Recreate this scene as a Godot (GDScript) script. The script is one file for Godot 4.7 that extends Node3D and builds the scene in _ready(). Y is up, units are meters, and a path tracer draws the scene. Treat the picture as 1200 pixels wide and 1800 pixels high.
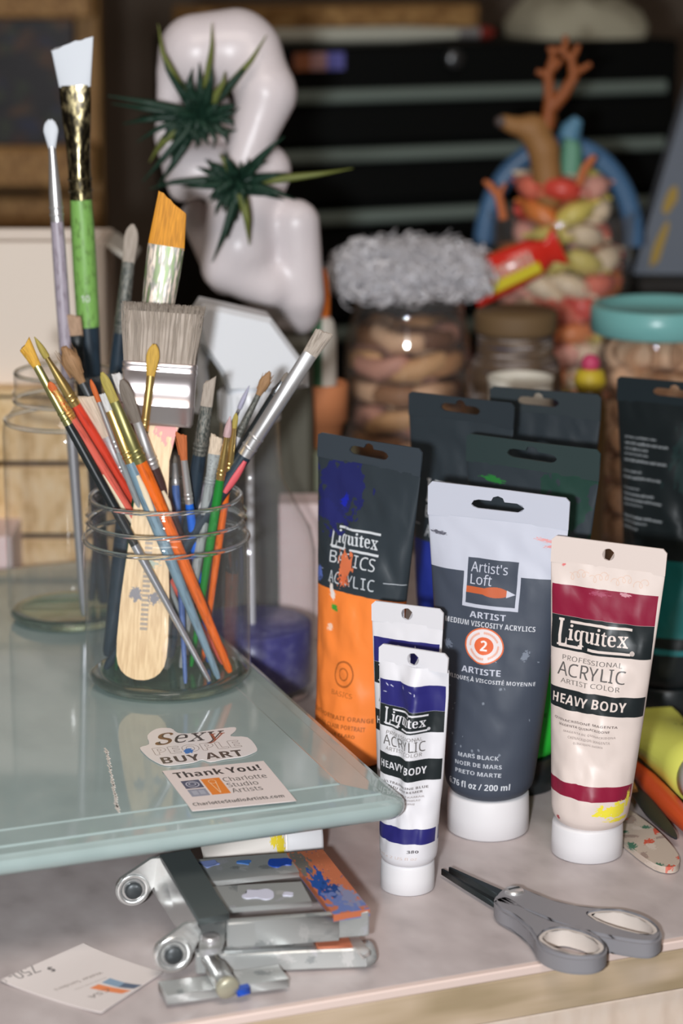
extends Node3D
# A painter's worktable photographed with on-camera flash. Table top is y = 0, floor y = -0.75.

const F := 4200.0          # focal length in pixels of the 1200 x 1800 frame
const PITCH := 14.3
const EYE := Vector3(0, 0.467, 1.156)
const TURN := 21.0         # the table and the cabinet behind it stand turned by this much
const PAL := 0.06          # top of the glass palette

var rng := RandomNumberGenerator.new()
var names := {}
var M := {}
var fonts := {}
var glyphs := {}
var noise := FastNoiseLite.new()

# ---------------------------------------------------------------- pixels to places
func ray(px: float, py: float) -> Vector3:
	var x := (px - 600.0) / F
	var y := -(py - 900.0) / F
	var c := cos(deg_to_rad(PITCH))
	var s := sin(deg_to_rad(PITCH))
	return Vector3(x, y * c - s, -y * s - c)

func on(px: float, py: float, h := 0.0) -> Vector3:      # where a pixel meets the level y = h
	var d := ray(px, py)
	return EYE + d * ((h - EYE.y) / d.y)

func deep(px: float, py: float, z: float) -> Vector3:    # where a pixel meets the upright plane at z
	var d := ray(px, py)
	return EYE + d * ((z - EYE.z) / d.z)

func per_px(p: Vector3) -> float:                         # metres per pixel at a place
	var v := p - EYE
	return -(v.y * sin(deg_to_rad(PITCH)) + v.z * cos(deg_to_rad(PITCH))) / F

# ---------------------------------------------------------------- mesh building
class MB:
	var v := PackedVector3Array()
	var t := PackedVector2Array()
	var g := PackedInt32Array()
	func tri(a: Vector3, b: Vector3, c: Vector3, s := 0, ua := Vector2.ZERO, ub := Vector2.ZERO, uc := Vector2.ZERO) -> void:
		v.append(a); v.append(b); v.append(c)
		t.append(ua); t.append(ub); t.append(uc)
		g.append(s)
	func quad(a: Vector3, b: Vector3, c: Vector3, d: Vector3, s := 0, ua := Vector2.ZERO, ub := Vector2.ZERO, uc := Vector2.ZERO, ud := Vector2.ZERO) -> void:
		tri(a, b, c, s, ua, ub, uc)
		tri(a, c, d, s, ua, uc, ud)
	func fix(from: int) -> void:                            # turn a closed piece's faces outward (clockwise)
		var vol := 0.0
		var o := v[from] if from < v.size() else Vector3.ZERO
		for i in range(from, v.size(), 3):
			vol += (v[i] - o).dot((v[i + 1] - o).cross(v[i + 2] - o))
		if vol > 0.0:
			for i in range(from, v.size(), 3):
				var a := v[i + 1]; v[i + 1] = v[i + 2]; v[i + 2] = a
				var b := t[i + 1]; t[i + 1] = t[i + 2]; t[i + 2] = b
	func mesh() -> ArrayMesh:
		var st := SurfaceTool.new()
		st.begin(Mesh.PRIMITIVE_TRIANGLES)
		for i in g.size():
			st.set_smooth_group(g[i] if g[i] >= 0 else 0xFFFFFFFF)
			for k in 3:
				st.set_uv(t[i * 3 + k])
				st.add_vertex(v[i * 3 + k])
		st.generate_normals()
		st.index()
		return st.commit()

# sections: [y, half width, half depth, shift x, shift z, squareness]
func loft(mb: MB, secs: Array, seg := 24, xf := Transform3D(), cap0 := true, cap1 := true, warp = null) -> void:
	var start := mb.v.size()
	var rows := []
	var y0: float = secs[0][0]
	var y1: float = secs[secs.size() - 1][0]
	for s in secs:
		var row := PackedVector3Array()
		var n: float = s[5] if s.size() > 5 else 2.0
		for k in seg + 1:
			var a := TAU * (k % seg) / seg
			var ca := cos(a)
			var sa := sin(a)
			var p := Vector3(signf(ca) * pow(absf(ca), 2.0 / n) * s[1] + (s[3] if s.size() > 3 else 0.0), s[0], signf(sa) * pow(absf(sa), 2.0 / n) * s[2] + (s[4] if s.size() > 4 else 0.0))
			if warp != null:
				p = warp.call(p)
			row.append(xf * p)
		rows.append(row)
	for i in secs.size() - 1:
		var va: float = (secs[i][0] - y0) / (y1 - y0 + 1e-9)
		var vb: float = (secs[i + 1][0] - y0) / (y1 - y0 + 1e-9)
		for k in seg:
			mb.quad(rows[i][k], rows[i][k + 1], rows[i + 1][k + 1], rows[i + 1][k], 1, Vector2(float(k) / seg, va), Vector2(float(k + 1) / seg, va), Vector2(float(k + 1) / seg, vb), Vector2(float(k) / seg, vb))
	for e in [[0, cap0], [secs.size() - 1, cap1]]:
		if e[1]:
			var c := Vector3.ZERO
			for k in seg:
				c += rows[e[0]][k] / seg
			for k in seg:
				if e[0] == 0:
					mb.tri(c, rows[0][k + 1], rows[0][k], 2)
				else:
					mb.tri(c, rows[e[0]][k], rows[e[0]][k + 1], 3)
	mb.fix(start)

func lathe(mb: MB, prof: Array, seg := 48, xf := Transform3D(), closed := false) -> void:   # prof: [radius, y]
	var start := mb.v.size()
	var n := prof.size()
	for i in (n if closed else n - 1):
		var p = prof[i]
		var q = prof[(i + 1) % n]
		for k in seg:
			var a := TAU * k / seg
			var b := TAU * ((k + 1) % seg) / seg
			var p0 := xf * Vector3(p[0] * cos(a), p[1], p[0] * sin(a))
			var p1 := xf * Vector3(p[0] * cos(b), p[1], p[0] * sin(b))
			var q0 := xf * Vector3(q[0] * cos(a), q[1], q[0] * sin(a))
			var q1 := xf * Vector3(q[0] * cos(b), q[1], q[0] * sin(b))
			var u0 := float(k) / seg
			var u1 := float(k + 1) / seg
			if p[0] < 1e-7:
				mb.tri(p0, q1, q0, 1, Vector2(u0, 0), Vector2(u1, 1), Vector2(u0, 1))
			elif q[0] < 1e-7:
				mb.tri(p0, p1, q0, 1, Vector2(u0, 0), Vector2(u1, 0), Vector2(u0, 1))
			else:
				mb.quad(p0, p1, q1, q0, 1, Vector2(u0, 0), Vector2(u1, 0), Vector2(u1, 1), Vector2(u0, 1))
	mb.fix(start)

func box(mb: MB, size: Vector3, bevel := 0.0, xf := Transform3D()) -> void:   # centred, chamfered
	var start := mb.v.size()
	var h := size / 2.0
	var b := minf(bevel, minf(h.x, minf(h.y, h.z)) * 0.9)
	var corner := func(sx: float, sy: float, sz: float, axis: int) -> Vector3:
		var p := Vector3(sx * (h.x - b), sy * (h.y - b), sz * (h.z - b))
		p[axis] = [sx, sy, sz][axis] * h[axis]
		return xf * p
	var face := func(pts: Array, out: Vector3) -> void:
		var nrm: Vector3 = (pts[1] - pts[0]).cross(pts[2] - pts[0])
		if nrm.dot(xf.basis * out) > 0.0:
			pts.reverse()
		if pts.size() == 4:
			mb.quad(pts[0], pts[1], pts[2], pts[3], -1, Vector2(0, 0), Vector2(1, 0), Vector2(1, 1), Vector2(0, 1))
		else:
			mb.tri(pts[0], pts[1], pts[2], -1)
	for ax in 3:
		var u := (ax + 1) % 3
		var w := (ax + 2) % 3
		for s in [-1.0, 1.0]:
			var pts := []
			for q in [[-1, -1], [1, -1], [1, 1], [-1, 1]]:
				var sg := [0.0, 0.0, 0.0]
				sg[ax] = s; sg[u] = q[0]; sg[w] = q[1]
				pts.append(corner.call(sg[0], sg[1], sg[2], ax))
			var o := Vector3.ZERO
			o[ax] = s
			face.call(pts, o)
		if b > 0.0:
			for s in [-1.0, 1.0]:
				for r in [-1.0, 1.0]:
					var pts := []
					for q in [[-1, u], [1, u], [1, w], [-1, w]]:
						var sg := [0.0, 0.0, 0.0]
						sg[ax] = q[0]; sg[u] = s; sg[w] = r
						pts.append(corner.call(sg[0], sg[1], sg[2], q[1]))
					var o := Vector3.ZERO
					o[u] = s; o[w] = r
					face.call(pts, o)
	if b > 0.0:
		for sx in [-1.0, 1.0]:
			for sy in [-1.0, 1.0]:
				for sz in [-1.0, 1.0]:
					face.call([corner.call(sx, sy, sz, 0), corner.call(sx, sy, sz, 1), corner.call(sx, sy, sz, 2)], Vector3(sx, sy, sz))

func pipe(mb: MB, pts: Array, radii: Array, seg := 8, flat := 1.0) -> void:
	var start := mb.v.size()
	var rows := []
	var side := Vector3.ZERO
	for i in pts.size():
		var d: Vector3 = (pts[mini(i + 1, pts.size() - 1)] - pts[maxi(i - 1, 0)]).normalized()
		if side == Vector3.ZERO:
			side = d.cross(Vector3.UP if absf(d.y) < 0.9 else Vector3.RIGHT).normalized()
		side = (side - d * side.dot(d)).normalized()
		var up := d.cross(side)
		var row := []
		for k in seg + 1:
			var a := TAU * (k % seg) / seg
			row.append(pts[i] + (side * cos(a) + up * sin(a) * flat) * radii[mini(i, radii.size() - 1)])
		rows.append(row)
	for i in pts.size() - 1:
		for k in seg:
			mb.quad(rows[i][k], rows[i][k + 1], rows[i + 1][k + 1], rows[i + 1][k], 1, Vector2(float(k) / seg, float(i) / pts.size()), Vector2(float(k + 1) / seg, float(i) / pts.size()), Vector2(float(k + 1) / seg, float(i + 1) / pts.size()), Vector2(float(k) / seg, float(i + 1) / pts.size()))
	for k in seg:
		mb.tri(pts[0], rows[0][k + 1], rows[0][k], 2)
		mb.tri(pts[pts.size() - 1], rows[pts.size() - 1][k], rows[pts.size() - 1][k + 1], 3)
	mb.fix(start)

func rounded(pts: Array, sub := 4) -> PackedVector2Array:   # closed curve through the points
	var out := PackedVector2Array()
	var n := pts.size()
	for i in n:
		for k in sub:
			out.append(pts[i].cubic_interpolate(pts[(i + 1) % n], pts[(i - 1 + n) % n], pts[(i + 2) % n], float(k) / sub))
	return out

func prism(mb: MB, outer: PackedVector2Array, holes: Array, y0: float, y1: float, bevel := 0.0, xf := Transform3D(), uvbox := Rect2(0, 0, 1, 1)) -> void:
	# outline in x, z, thickness in y
	var start := mb.v.size()
	var loops := [outer]
	loops.append_array(holes)
	# cut the outline through each hole, so that only plain pieces are left to triangulate
	var pieces := [PackedVector2Array(outer)]
	for h in holes:
		var mid := Vector2.ZERO
		for q in h:
			mid += q / h.size()
		var next := []
		for piece in pieces:
			for half in [PackedVector2Array([mid + Vector2(-9, -9), mid + Vector2(0, -9), mid + Vector2(0, 9), mid + Vector2(-9, 9)]), PackedVector2Array([mid + Vector2(0, -9), mid + Vector2(9, -9), mid + Vector2(9, 9), mid + Vector2(0, 9)])]:
				for bit in Geometry2D.intersect_polygons(piece, half):
					for rest in Geometry2D.clip_polygons(bit, PackedVector2Array(h)):
						next.append(rest)
		pieces = next
	var uvof := func(p: Vector2) -> Vector2: return (p - uvbox.position) / uvbox.size
	for whole in pieces:
		var idx := Geometry2D.triangulate_polygon(whole)
		if idx.is_empty():
			print("triangulation failed for ", whole.size())
		for k in range(0, idx.size(), 3):
			var a: Vector2 = whole[idx[k]]
			var b: Vector2 = whole[idx[k + 1]]
			var c: Vector2 = whole[idx[k + 2]]
			if (b - a).cross(c - a) > 0.0:
				var q := b; b = c; c = q
			mb.tri(xf * Vector3(a.x, y1, a.y), xf * Vector3(c.x, y1, c.y), xf * Vector3(b.x, y1, b.y), 4, uvof.call(a), uvof.call(c), uvof.call(b))
			mb.tri(xf * Vector3(a.x, y0, a.y), xf * Vector3(b.x, y0, b.y), xf * Vector3(c.x, y0, c.y), 5, uvof.call(a), uvof.call(b), uvof.call(c))
	for l in loops.size():
		var lp := PackedVector2Array(loops[l])
		var cw := Geometry2D.is_polygon_clockwise(lp)
		if (cw and l == 0) or (not cw and l > 0):
			lp.reverse()
		for i in lp.size():
			var a := lp[i]
			var b := lp[(i + 1) % lp.size()]
			mb.quad(xf * Vector3(a.x, y0, a.y), xf * Vector3(b.x, y0, b.y), xf * Vector3(b.x, y1, b.y), xf * Vector3(a.x, y1, a.y), 6, uvof.call(a), uvof.call(b), uvof.call(b), uvof.call(a))
	mb.fix(start)

# smooth solid from a list of capsules [a, b, ra, rb], meshed as surface nets; cut: spheres [c, r]
func blob(mb: MB, caps: Array, cell: float, k: float, cuts := []) -> void:
	var start := mb.v.size()
	var lo := Vector3.ONE * 1e9
	var hi := -lo
	for c in caps:
		for e in [[c[0], c[2]], [c[1], c[3]]]:
			lo = lo.min(e[0] - Vector3.ONE * (e[1] + 2 * cell))
			hi = hi.max(e[0] + Vector3.ONE * (e[1] + 2 * cell))
	var n := Vector3i(((hi - lo) / cell).ceil()) + Vector3i.ONE
	var fld := PackedFloat32Array()
	fld.resize(n.x * n.y * n.z)
	for z in n.z:
		for y in n.y:
			for x in n.x:
				var p := lo + Vector3(x, y, z) * cell
				var s := 0.0
				for c in caps:
					var ab: Vector3 = c[1] - c[0]
					var h := clampf((p - c[0]).dot(ab) / maxf(ab.length_squared(), 1e-9), 0.0, 1.0)
					s += exp(-((p - c[0] - ab * h).length() - lerpf(c[2], c[3], h)) / k)
				var d := -log(maxf(s, 1e-30)) * k
				for c in cuts:
					d = maxf(d, c[1] - p.distance_to(c[0]))
				fld[(z * n.y + y) * n.x + x] = d
	var at := {}
	var off := [0, 1, n.x, n.x + 1, n.x * n.y, n.x * n.y + 1, n.x * n.y + n.x, n.x * n.y + n.x + 1]
	for z in n.z - 1:
		for y in n.y - 1:
			for x in n.x - 1:
				var i := (z * n.y + y) * n.x + x
				var neg := 0
				for o in off:
					if fld[i + o] < 0.0:
						neg += 1
				if neg == 0 or neg == 8:
					continue
				var sum := Vector3.ZERO
				var cnt := 0
				for a in 8:
					for bit in [1, 2, 4]:
						if a & bit:
							continue
						var fa := fld[i + off[a]]
						var fb := fld[i + off[a | bit]]
						if (fa < 0.0) != (fb < 0.0):
							var w := fa / (fa - fb)
							var pa := Vector3(a & 1, (a >> 1) & 1, (a >> 2) & 1)
							var bb: int = a | bit
							sum += pa.lerp(Vector3(bb & 1, (bb >> 1) & 1, (bb >> 2) & 1), w)
							cnt += 1
				at[i] = lo + (Vector3(x, y, z) + sum / cnt) * cell
	var st := [1, n.x, n.x * n.y]
	for i in at:
		for ax in 3:
			if not (i + st[ax] < fld.size()):
				continue
			if (fld[i] < 0.0) == (fld[i + st[ax]] < 0.0):
				continue
			var u: int = st[(ax + 1) % 3]
			var w: int = st[(ax + 2) % 3]
			if at.has(i - u) and at.has(i - w) and at.has(i - u - w):
				if fld[i] < 0.0:
					mb.quad(at[i], at[i - u], at[i - u - w], at[i - w], 1)
				else:
					mb.quad(at[i], at[i - w], at[i - u - w], at[i - u], 1)
	mb.fix(start)

# ---------------------------------------------------------------- nodes
func numbered(called: String) -> String:
	names[called] = names.get(called, -1) + 1
	return called if names[called] == 0 else "%s_%03d" % [called, names[called]]

func thing(called: String, label: String, category: String, xf := Transform3D(), group := "") -> Node3D:
	var o := Node3D.new()
	o.name = numbered(called)
	add_child(o)
	o.transform = xf
	o.set_meta("label", label)
	o.set_meta("category", category)
	if group:
		o.set_meta("group", group)
	return o

func part(parent: Node3D, called: String, m: Mesh, mt: Material, label := "") -> MeshInstance3D:
	var o := MeshInstance3D.new()
	o.name = called
	o.mesh = m
	o.material_override = mt
	if label:
		o.set_meta("label", label)
	parent.add_child(o, true)
	return o

func single(called: String, m: Mesh, mt: Material, label: String, category: String, xf := Transform3D(), group := "") -> MeshInstance3D:
	var o := MeshInstance3D.new()
	o.name = numbered(called)
	o.mesh = m
	o.material_override = mt
	add_child(o)
	o.transform = xf
	o.set_meta("label", label)
	o.set_meta("category", category)
	if group:
		o.set_meta("group", group)
	return o

func structure(called: String, m: Mesh, mt: Material, xf := Transform3D()) -> MeshInstance3D:
	var o := MeshInstance3D.new()
	o.name = called
	o.mesh = m
	o.material_override = mt
	add_child(o)
	o.transform = xf
	o.set_meta("kind", "structure")
	return o

func boxm(size: Vector3, bevel := 0.0, xf := Transform3D()) -> ArrayMesh:
	var mb := MB.new()
	box(mb, size, bevel, xf)
	return mb.mesh()

func turned(at: Vector3, deg := TURN) -> Transform3D:
	return Transform3D(Basis(Vector3.UP, deg_to_rad(deg)), at)

func moved(x: float, y: float, z: float) -> Transform3D:
	return Transform3D(Basis(), Vector3(x, y, z))

# ---------------------------------------------------------------- materials
func rgb(r: int, g: int, b: int) -> Color:
	return Color8(r, g, b)

func mat(c: Color, rough := 0.6, metal := 0.0, tex: Texture2D = null, spec := 0.5) -> StandardMaterial3D:
	var m := StandardMaterial3D.new()
	m.albedo_color = c
	m.roughness = rough
	m.metallic = metal
	m.metallic_specular = spec
	if tex:
		m.albedo_texture = tex
	return m

func pane(alpha := 0.04, tint := Color.WHITE) -> StandardMaterial3D:
	var m := StandardMaterial3D.new()
	m.transparency = BaseMaterial3D.TRANSPARENCY_ALPHA
	m.albedo_color = Color(tint, alpha)
	m.roughness = 0.03
	return m

# colour mottle from noise, laid through a list of colours
func mottle(w: int, h: int, fx: float, fy: float, cols: Array, octaves := 3, sd := 1, contrast := 1.0) -> ImageTexture:
	noise.seed = sd
	noise.fractal_octaves = octaves
	noise.frequency = 1.0
	var im := Image.create(w, h, false, Image.FORMAT_RGB8)
	for y in h:
		for x in w:
			var u := TAU * x / w
			var q := noise.get_noise_3d(cos(u) * fx, sin(u) * fx, float(y) / h * fy)
			q = clampf(0.5 + q * contrast, 0.0, 0.9999) * (cols.size() - 1)
			var i := int(q)
			im.set_pixel(x, y, cols[i].lerp(cols[i + 1], q - i))
	return ImageTexture.create_from_image(im)

# ---------------------------------------------------------------- printing on labels
func letters(s: String, font: String) -> Array:
	var key := font + "|" + s
	if not glyphs.has(key):
		if not fonts.has(font):
			var f := SystemFont.new()
			f.font_names = PackedStringArray([font.trim_suffix(" Bold")])
			f.font_weight = 700 if font.ends_with("Bold") else 400
			fonts[font] = f
		var tm := TextMesh.new()
		tm.font = fonts[font]
		tm.font_size = 48
		tm.pixel_size = 0.01
		tm.depth = 0.0
		tm.curve_step = 1.0
		tm.text = s
		var a := tm.get_mesh_arrays()
		var vs: PackedVector3Array = a[Mesh.ARRAY_VERTEX]
		var ix = a[Mesh.ARRAY_INDEX]
		var out := PackedVector2Array()
		if ix != null and ix.size() > 0:
			for i in ix:
				out.append(Vector2(vs[i].x, -vs[i].y))
		else:
			for p in vs:
				out.append(Vector2(p.x, -p.y))
		var lo := Vector2.ONE * 1e9
		var hi := -lo
		for p in out:
			lo = lo.min(p)
			hi = hi.max(p)
		glyphs[key] = [out, lo, hi]
	return glyphs[key]

func fill_tri(im: Image, a: Vector2, b: Vector2, c: Vector2, col: Color) -> void:
	var area := (b - a).cross(c - a)
	if absf(area) < 1e-6:
		return
	var x0 := maxi(0, int(floor(minf(a.x, minf(b.x, c.x)))))
	var x1 := mini(im.get_width() - 1, int(ceil(maxf(a.x, maxf(b.x, c.x)))))
	var y0 := maxi(0, int(floor(minf(a.y, minf(b.y, c.y)))))
	var y1 := mini(im.get_height() - 1, int(ceil(maxf(a.y, maxf(b.y, c.y)))))
	for y in range(y0, y1 + 1):
		for x in range(x0, x1 + 1):
			var p := Vector2(x + 0.5, y + 0.5)
			var w0 := (b - a).cross(p - a) / area
			var w1 := (c - b).cross(p - b) / area
			var w2 := (a - c).cross(p - c) / area
			if w0 >= -0.001 and w1 >= -0.001 and w2 >= -0.001:
				im.set_pixel(x, y, col)

# text fitted into a box centred on (cx, cy) of height h and width w (0 keeps the font's own), in pixels
func write(im: Image, s: String, font: String, cx: float, cy: float, h: float, w: float, col: Color, slant := 0.0, turn := 0.0) -> void:
	var L := letters(s, font)
	var lo: Vector2 = L[1]
	var hi: Vector2 = L[2]
	var k := h / maxf(hi.y - lo.y, 1e-6)
	var kx := k if w <= 0.0 else w / maxf(hi.x - lo.x, 1e-6)
	var mid := (lo + hi) / 2.0
	var put := func(p: Vector2) -> Vector2:
		var q := Vector2((p.x - mid.x) * kx, (p.y - mid.y) * k)
		q.x -= q.y * slant
		return q.rotated(turn) + Vector2(cx, cy)
	var tris: PackedVector2Array = L[0]
	for i in range(0, tris.size(), 3):
		fill_tri(im, put.call(tris[i]), put.call(tris[i + 1]), put.call(tris[i + 2]), col)

func rect(im: Image, x0: float, y0: float, x1: float, y1: float, col: Color) -> void:
	im.fill_rect(Rect2i(int(x0), int(y0), int(x1 - x0), int(y1 - y0)), col)

func disc(im: Image, cx: float, cy: float, rx: float, ry: float, col: Color, inner := 0.0) -> void:
	for y in range(maxi(0, int(cy - ry)), mini(im.get_height(), int(cy + ry) + 1)):
		for x in range(maxi(0, int(cx - rx)), mini(im.get_width(), int(cx + rx) + 1)):
			var q := Vector2((x - cx) / rx, (y - cy) / ry).length()
			if q <= 1.0 and q >= inner:
				im.set_pixel(x, y, col)

func smear(im: Image, cx: float, cy: float, rx: float, ry: float, col: Color, ang := 0.0, rough := 0.6, strength := 1.0) -> void:   # dried paint with a ragged outline
	var r := maxf(rx, ry) * 1.5
	var off := rng.randf() * 100.0
	noise.frequency = 1.0
	noise.fractal_octaves = 3
	for y in range(maxi(0, int(cy - r)), mini(im.get_height(), int(cy + r) + 1)):
		for x in range(maxi(0, int(cx - r)), mini(im.get_width(), int(cx + r) + 1)):
			var p := Vector2(x - cx, y - cy).rotated(-ang)
			var q := Vector2(p.x / rx, p.y / ry)
			var d := q.length() + noise.get_noise_3d(q.x * 1.5, q.y * 1.5, off) * rough * 1.3
			if d < 1.0:
				im.set_pixel(x, y, im.get_pixel(x, y).lerp(col, strength))

func paper(w: int, h: int, col: Color) -> Image:
	var im := Image.create(w, h, false, Image.FORMAT_RGB8)
	im.fill(col)
	return im

func tex(im: Image) -> ImageTexture:
	return ImageTexture.create_from_image(im)

func maker_logo(im: Image, cx: float, cy: float, w: float, col: Color, cut := 1.0) -> void:   # the ruled wordmark of the tubes
	var h := w * 0.34
	write(im, "L", "Droid Serif Bold", cx - w * 0.43, cy - h * 0.02, h * 0.98, w * 0.13, col)
	write(im, "iquitex", "Droid Serif Bold", cx + w * 0.04, cy + h * 0.04, h * 0.74, w * 0.78, col)
	rect(im, cx - w * 0.34, cy - h * 0.47, cx + w * 0.47, cy - h * 0.37, col)
	rect(im, cx - w * 0.47, cy + h * 0.42, cx - w * 0.16, cy + h * 0.52, col)
	rect(im, cx - w * 0.08, cy + h * 0.42, cx + w * 0.47, cy + h * 0.52, col)

func small_print(im: Image, cx: float, cy: float, w: float, lines: Array, step: float, h: float, col: Color) -> void:
	for i in lines.size():
		write(im, lines[i], "Droid Sans Bold", cx, cy + i * step, h, w * (0.75 + 0.25 * sin(i * 2.1 + 1.0)), col)

# ---------------------------------------------------------------- builders
func paint_tube(o: Dictionary) -> Node3D:
	var base := on(o.base[0], o.base[1], 0.0)
	var top := deep(o.top[0], o.top[1], base.z + o.get("lean", 0.0))
	var H := (top - base).length()
	var up := (top - base).normalized()
	var yaw := deg_to_rad(o.yaw)
	var side := Vector3(cos(yaw), 0, sin(yaw))
	side = (side - up * side.dot(up)).normalized()
	# the cap stays flat on the table: the tube leans from its shoulder
	var t := thing(o.get("name", "paint_tube"), o.label, "paint tube", Transform3D(Basis(), base), o.get("group", ""))
	var frame := Transform3D(Basis(side, up, side.cross(up)), Vector3.ZERO)
	var r: float = o.cap_r
	var ch: float = o.cap_h
	var w: float = o.width
	var crimp: float = o.get("crimp", 0.013)
	var mb := MB.new()
	lathe(mb, [[0.0, 0.0], [r * 0.93, 0.0], [r, r * 0.06], [r * 1.0, ch * 0.5], [r * 0.985, ch - 0.0012], [r * 0.96, ch - 0.0003], [r * 0.86, ch], [0.0, ch]], 56, Transform3D(Basis(), Vector3.ZERO))
	part(t, "cap", mb.mesh(), o.cap_mat, o.get("cap_label", ""))
	mb = MB.new()
	var rows := 44
	var seg := 56
	var y0 := ch - 0.002
	var y1 := H - crimp
	var rb: float = o.get("body_r", r * 1.04)
	var grid := []
	var amp: float = o.get("crumple", 0.0009)
	var bend_by = o.get("warp", null)
	noise.seed = int(o.base[0])
	noise.fractal_octaves = 3
	noise.frequency = 1.0
	for i in rows + 1:
		var row := []
		var s := float(i) / rows
		var y := lerpf(y0, y1, s)
		var k := clampf((s - 0.02) / 0.98, 0.0, 1.0)
		var a := lerpf(rb, w / 2.0, pow(k, o.get("flare", 0.85)))
		var b := rb * (1.0 - pow(k, o.get("thin", 1.15))) * lerpf(1.0, o.get("full", 1.0), smoothstep(0.05, 0.35, k)) + 0.0007
		if i < 3:
			var q: float = [0.62, 0.9, 0.98][i]
			a *= q; b *= q
		for j in seg + 1:
			var an := TAU * (j % seg) / seg
			var p := Vector3(cos(an) * a, y, sin(an) * b)
			var f := smoothstep(0.0, 0.18, s) * (1.0 - 0.7 * smoothstep(0.9, 1.0, s))
			p.z += (absf(noise.get_noise_3d(p.x * 38.0, p.y * 22.0, signf(sin(an)) * 3.0)) - 0.18) * amp * 4.0 * f * signf(sin(an)) * absf(sin(an))
			if o.has("warp"):
				p = bend_by.call(p, s, a)
			row.append(frame * p)
		grid.append(row)
	var run := []                          # how far round the front each vertex lies, by arc length
	for i in rows + 1:
		var acc := [0.0]
		for j in seg / 2:
			acc.append(acc[j] + grid[i][j].distance_to(grid[i][j + 1]))
		run.append(acc)
	for i in rows:
		for j in seg:
			var ua := []
			for q in [[i, j], [i, j + 1], [i + 1, j + 1], [i + 1, j]]:
				var half := seg / 2
				var jj: int = q[1] if q[1] <= half else seg - q[1]
				ua.append(Vector2(1.0 - run[q[0]][jj] / run[q[0]][half], 1.0 - float(q[0]) / rows))
			mb.quad(grid[i][j], grid[i][j + 1], grid[i + 1][j + 1], grid[i + 1][j], 1, ua[0], ua[1], ua[2], ua[3])
	mb.fix(0)
	part(t, "body", mb.mesh(), o.body_mat)
	mb = MB.new()
	var hw := w / 2.0
	var slack: float = o.get("crimp_drop", 0.0)
	var out := PackedVector2Array([Vector2(-hw, -y1 + 0.001), Vector2(-hw * 1.005, -H + 0.002), Vector2(-hw + 0.002, -H - slack), Vector2(0, -H - slack * 0.3), Vector2(hw - 0.002, -H + slack), Vector2(hw * 1.005, -H + 0.002 + slack), Vector2(hw, -y1 + 0.001)])
	var hole := PackedVector2Array()
	var hy: float = -H + crimp * 0.5 + o.get("hole_down", 0.0)
	if o.hole == "round":
		for k in 14:
			hole.append(Vector2(o.get("hole_x", 0.0) + cos(TAU * k / 14) * 0.0031, hy + sin(TAU * k / 14) * 0.0031))
	else:
		var hl := w * 0.19
		for q in [[-1.0, 0.2], [-0.9, -0.55], [-0.72, -0.8], [-0.25, -0.8], [-0.18, -1.5], [0.0, -1.8], [0.18, -1.5], [0.25, -0.8], [0.72, -0.8], [0.9, -0.55], [1.0, 0.0], [0.9, 0.6], [0.75, 0.85], [-0.75, 0.85], [-0.92, 0.6]]:
			hole.append(Vector2(o.get("hole_x", 0.0) + q[0] * hl, hy + q[1] * 0.0028))
	var lay := frame * Transform3D(Basis(Vector3(1, 0, 0), Vector3(0, 0, 1), Vector3(0, -1, 0)), Vector3.ZERO)
	prism(mb, out, [hole], -0.0006, 0.0006, 0.0, lay, Rect2(-hw, -H - 0.002, w, crimp + 0.004))
	part(t, "crimped_end", mb.mesh(), o.get("crimp_mat", o.body_mat))
	return t

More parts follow.
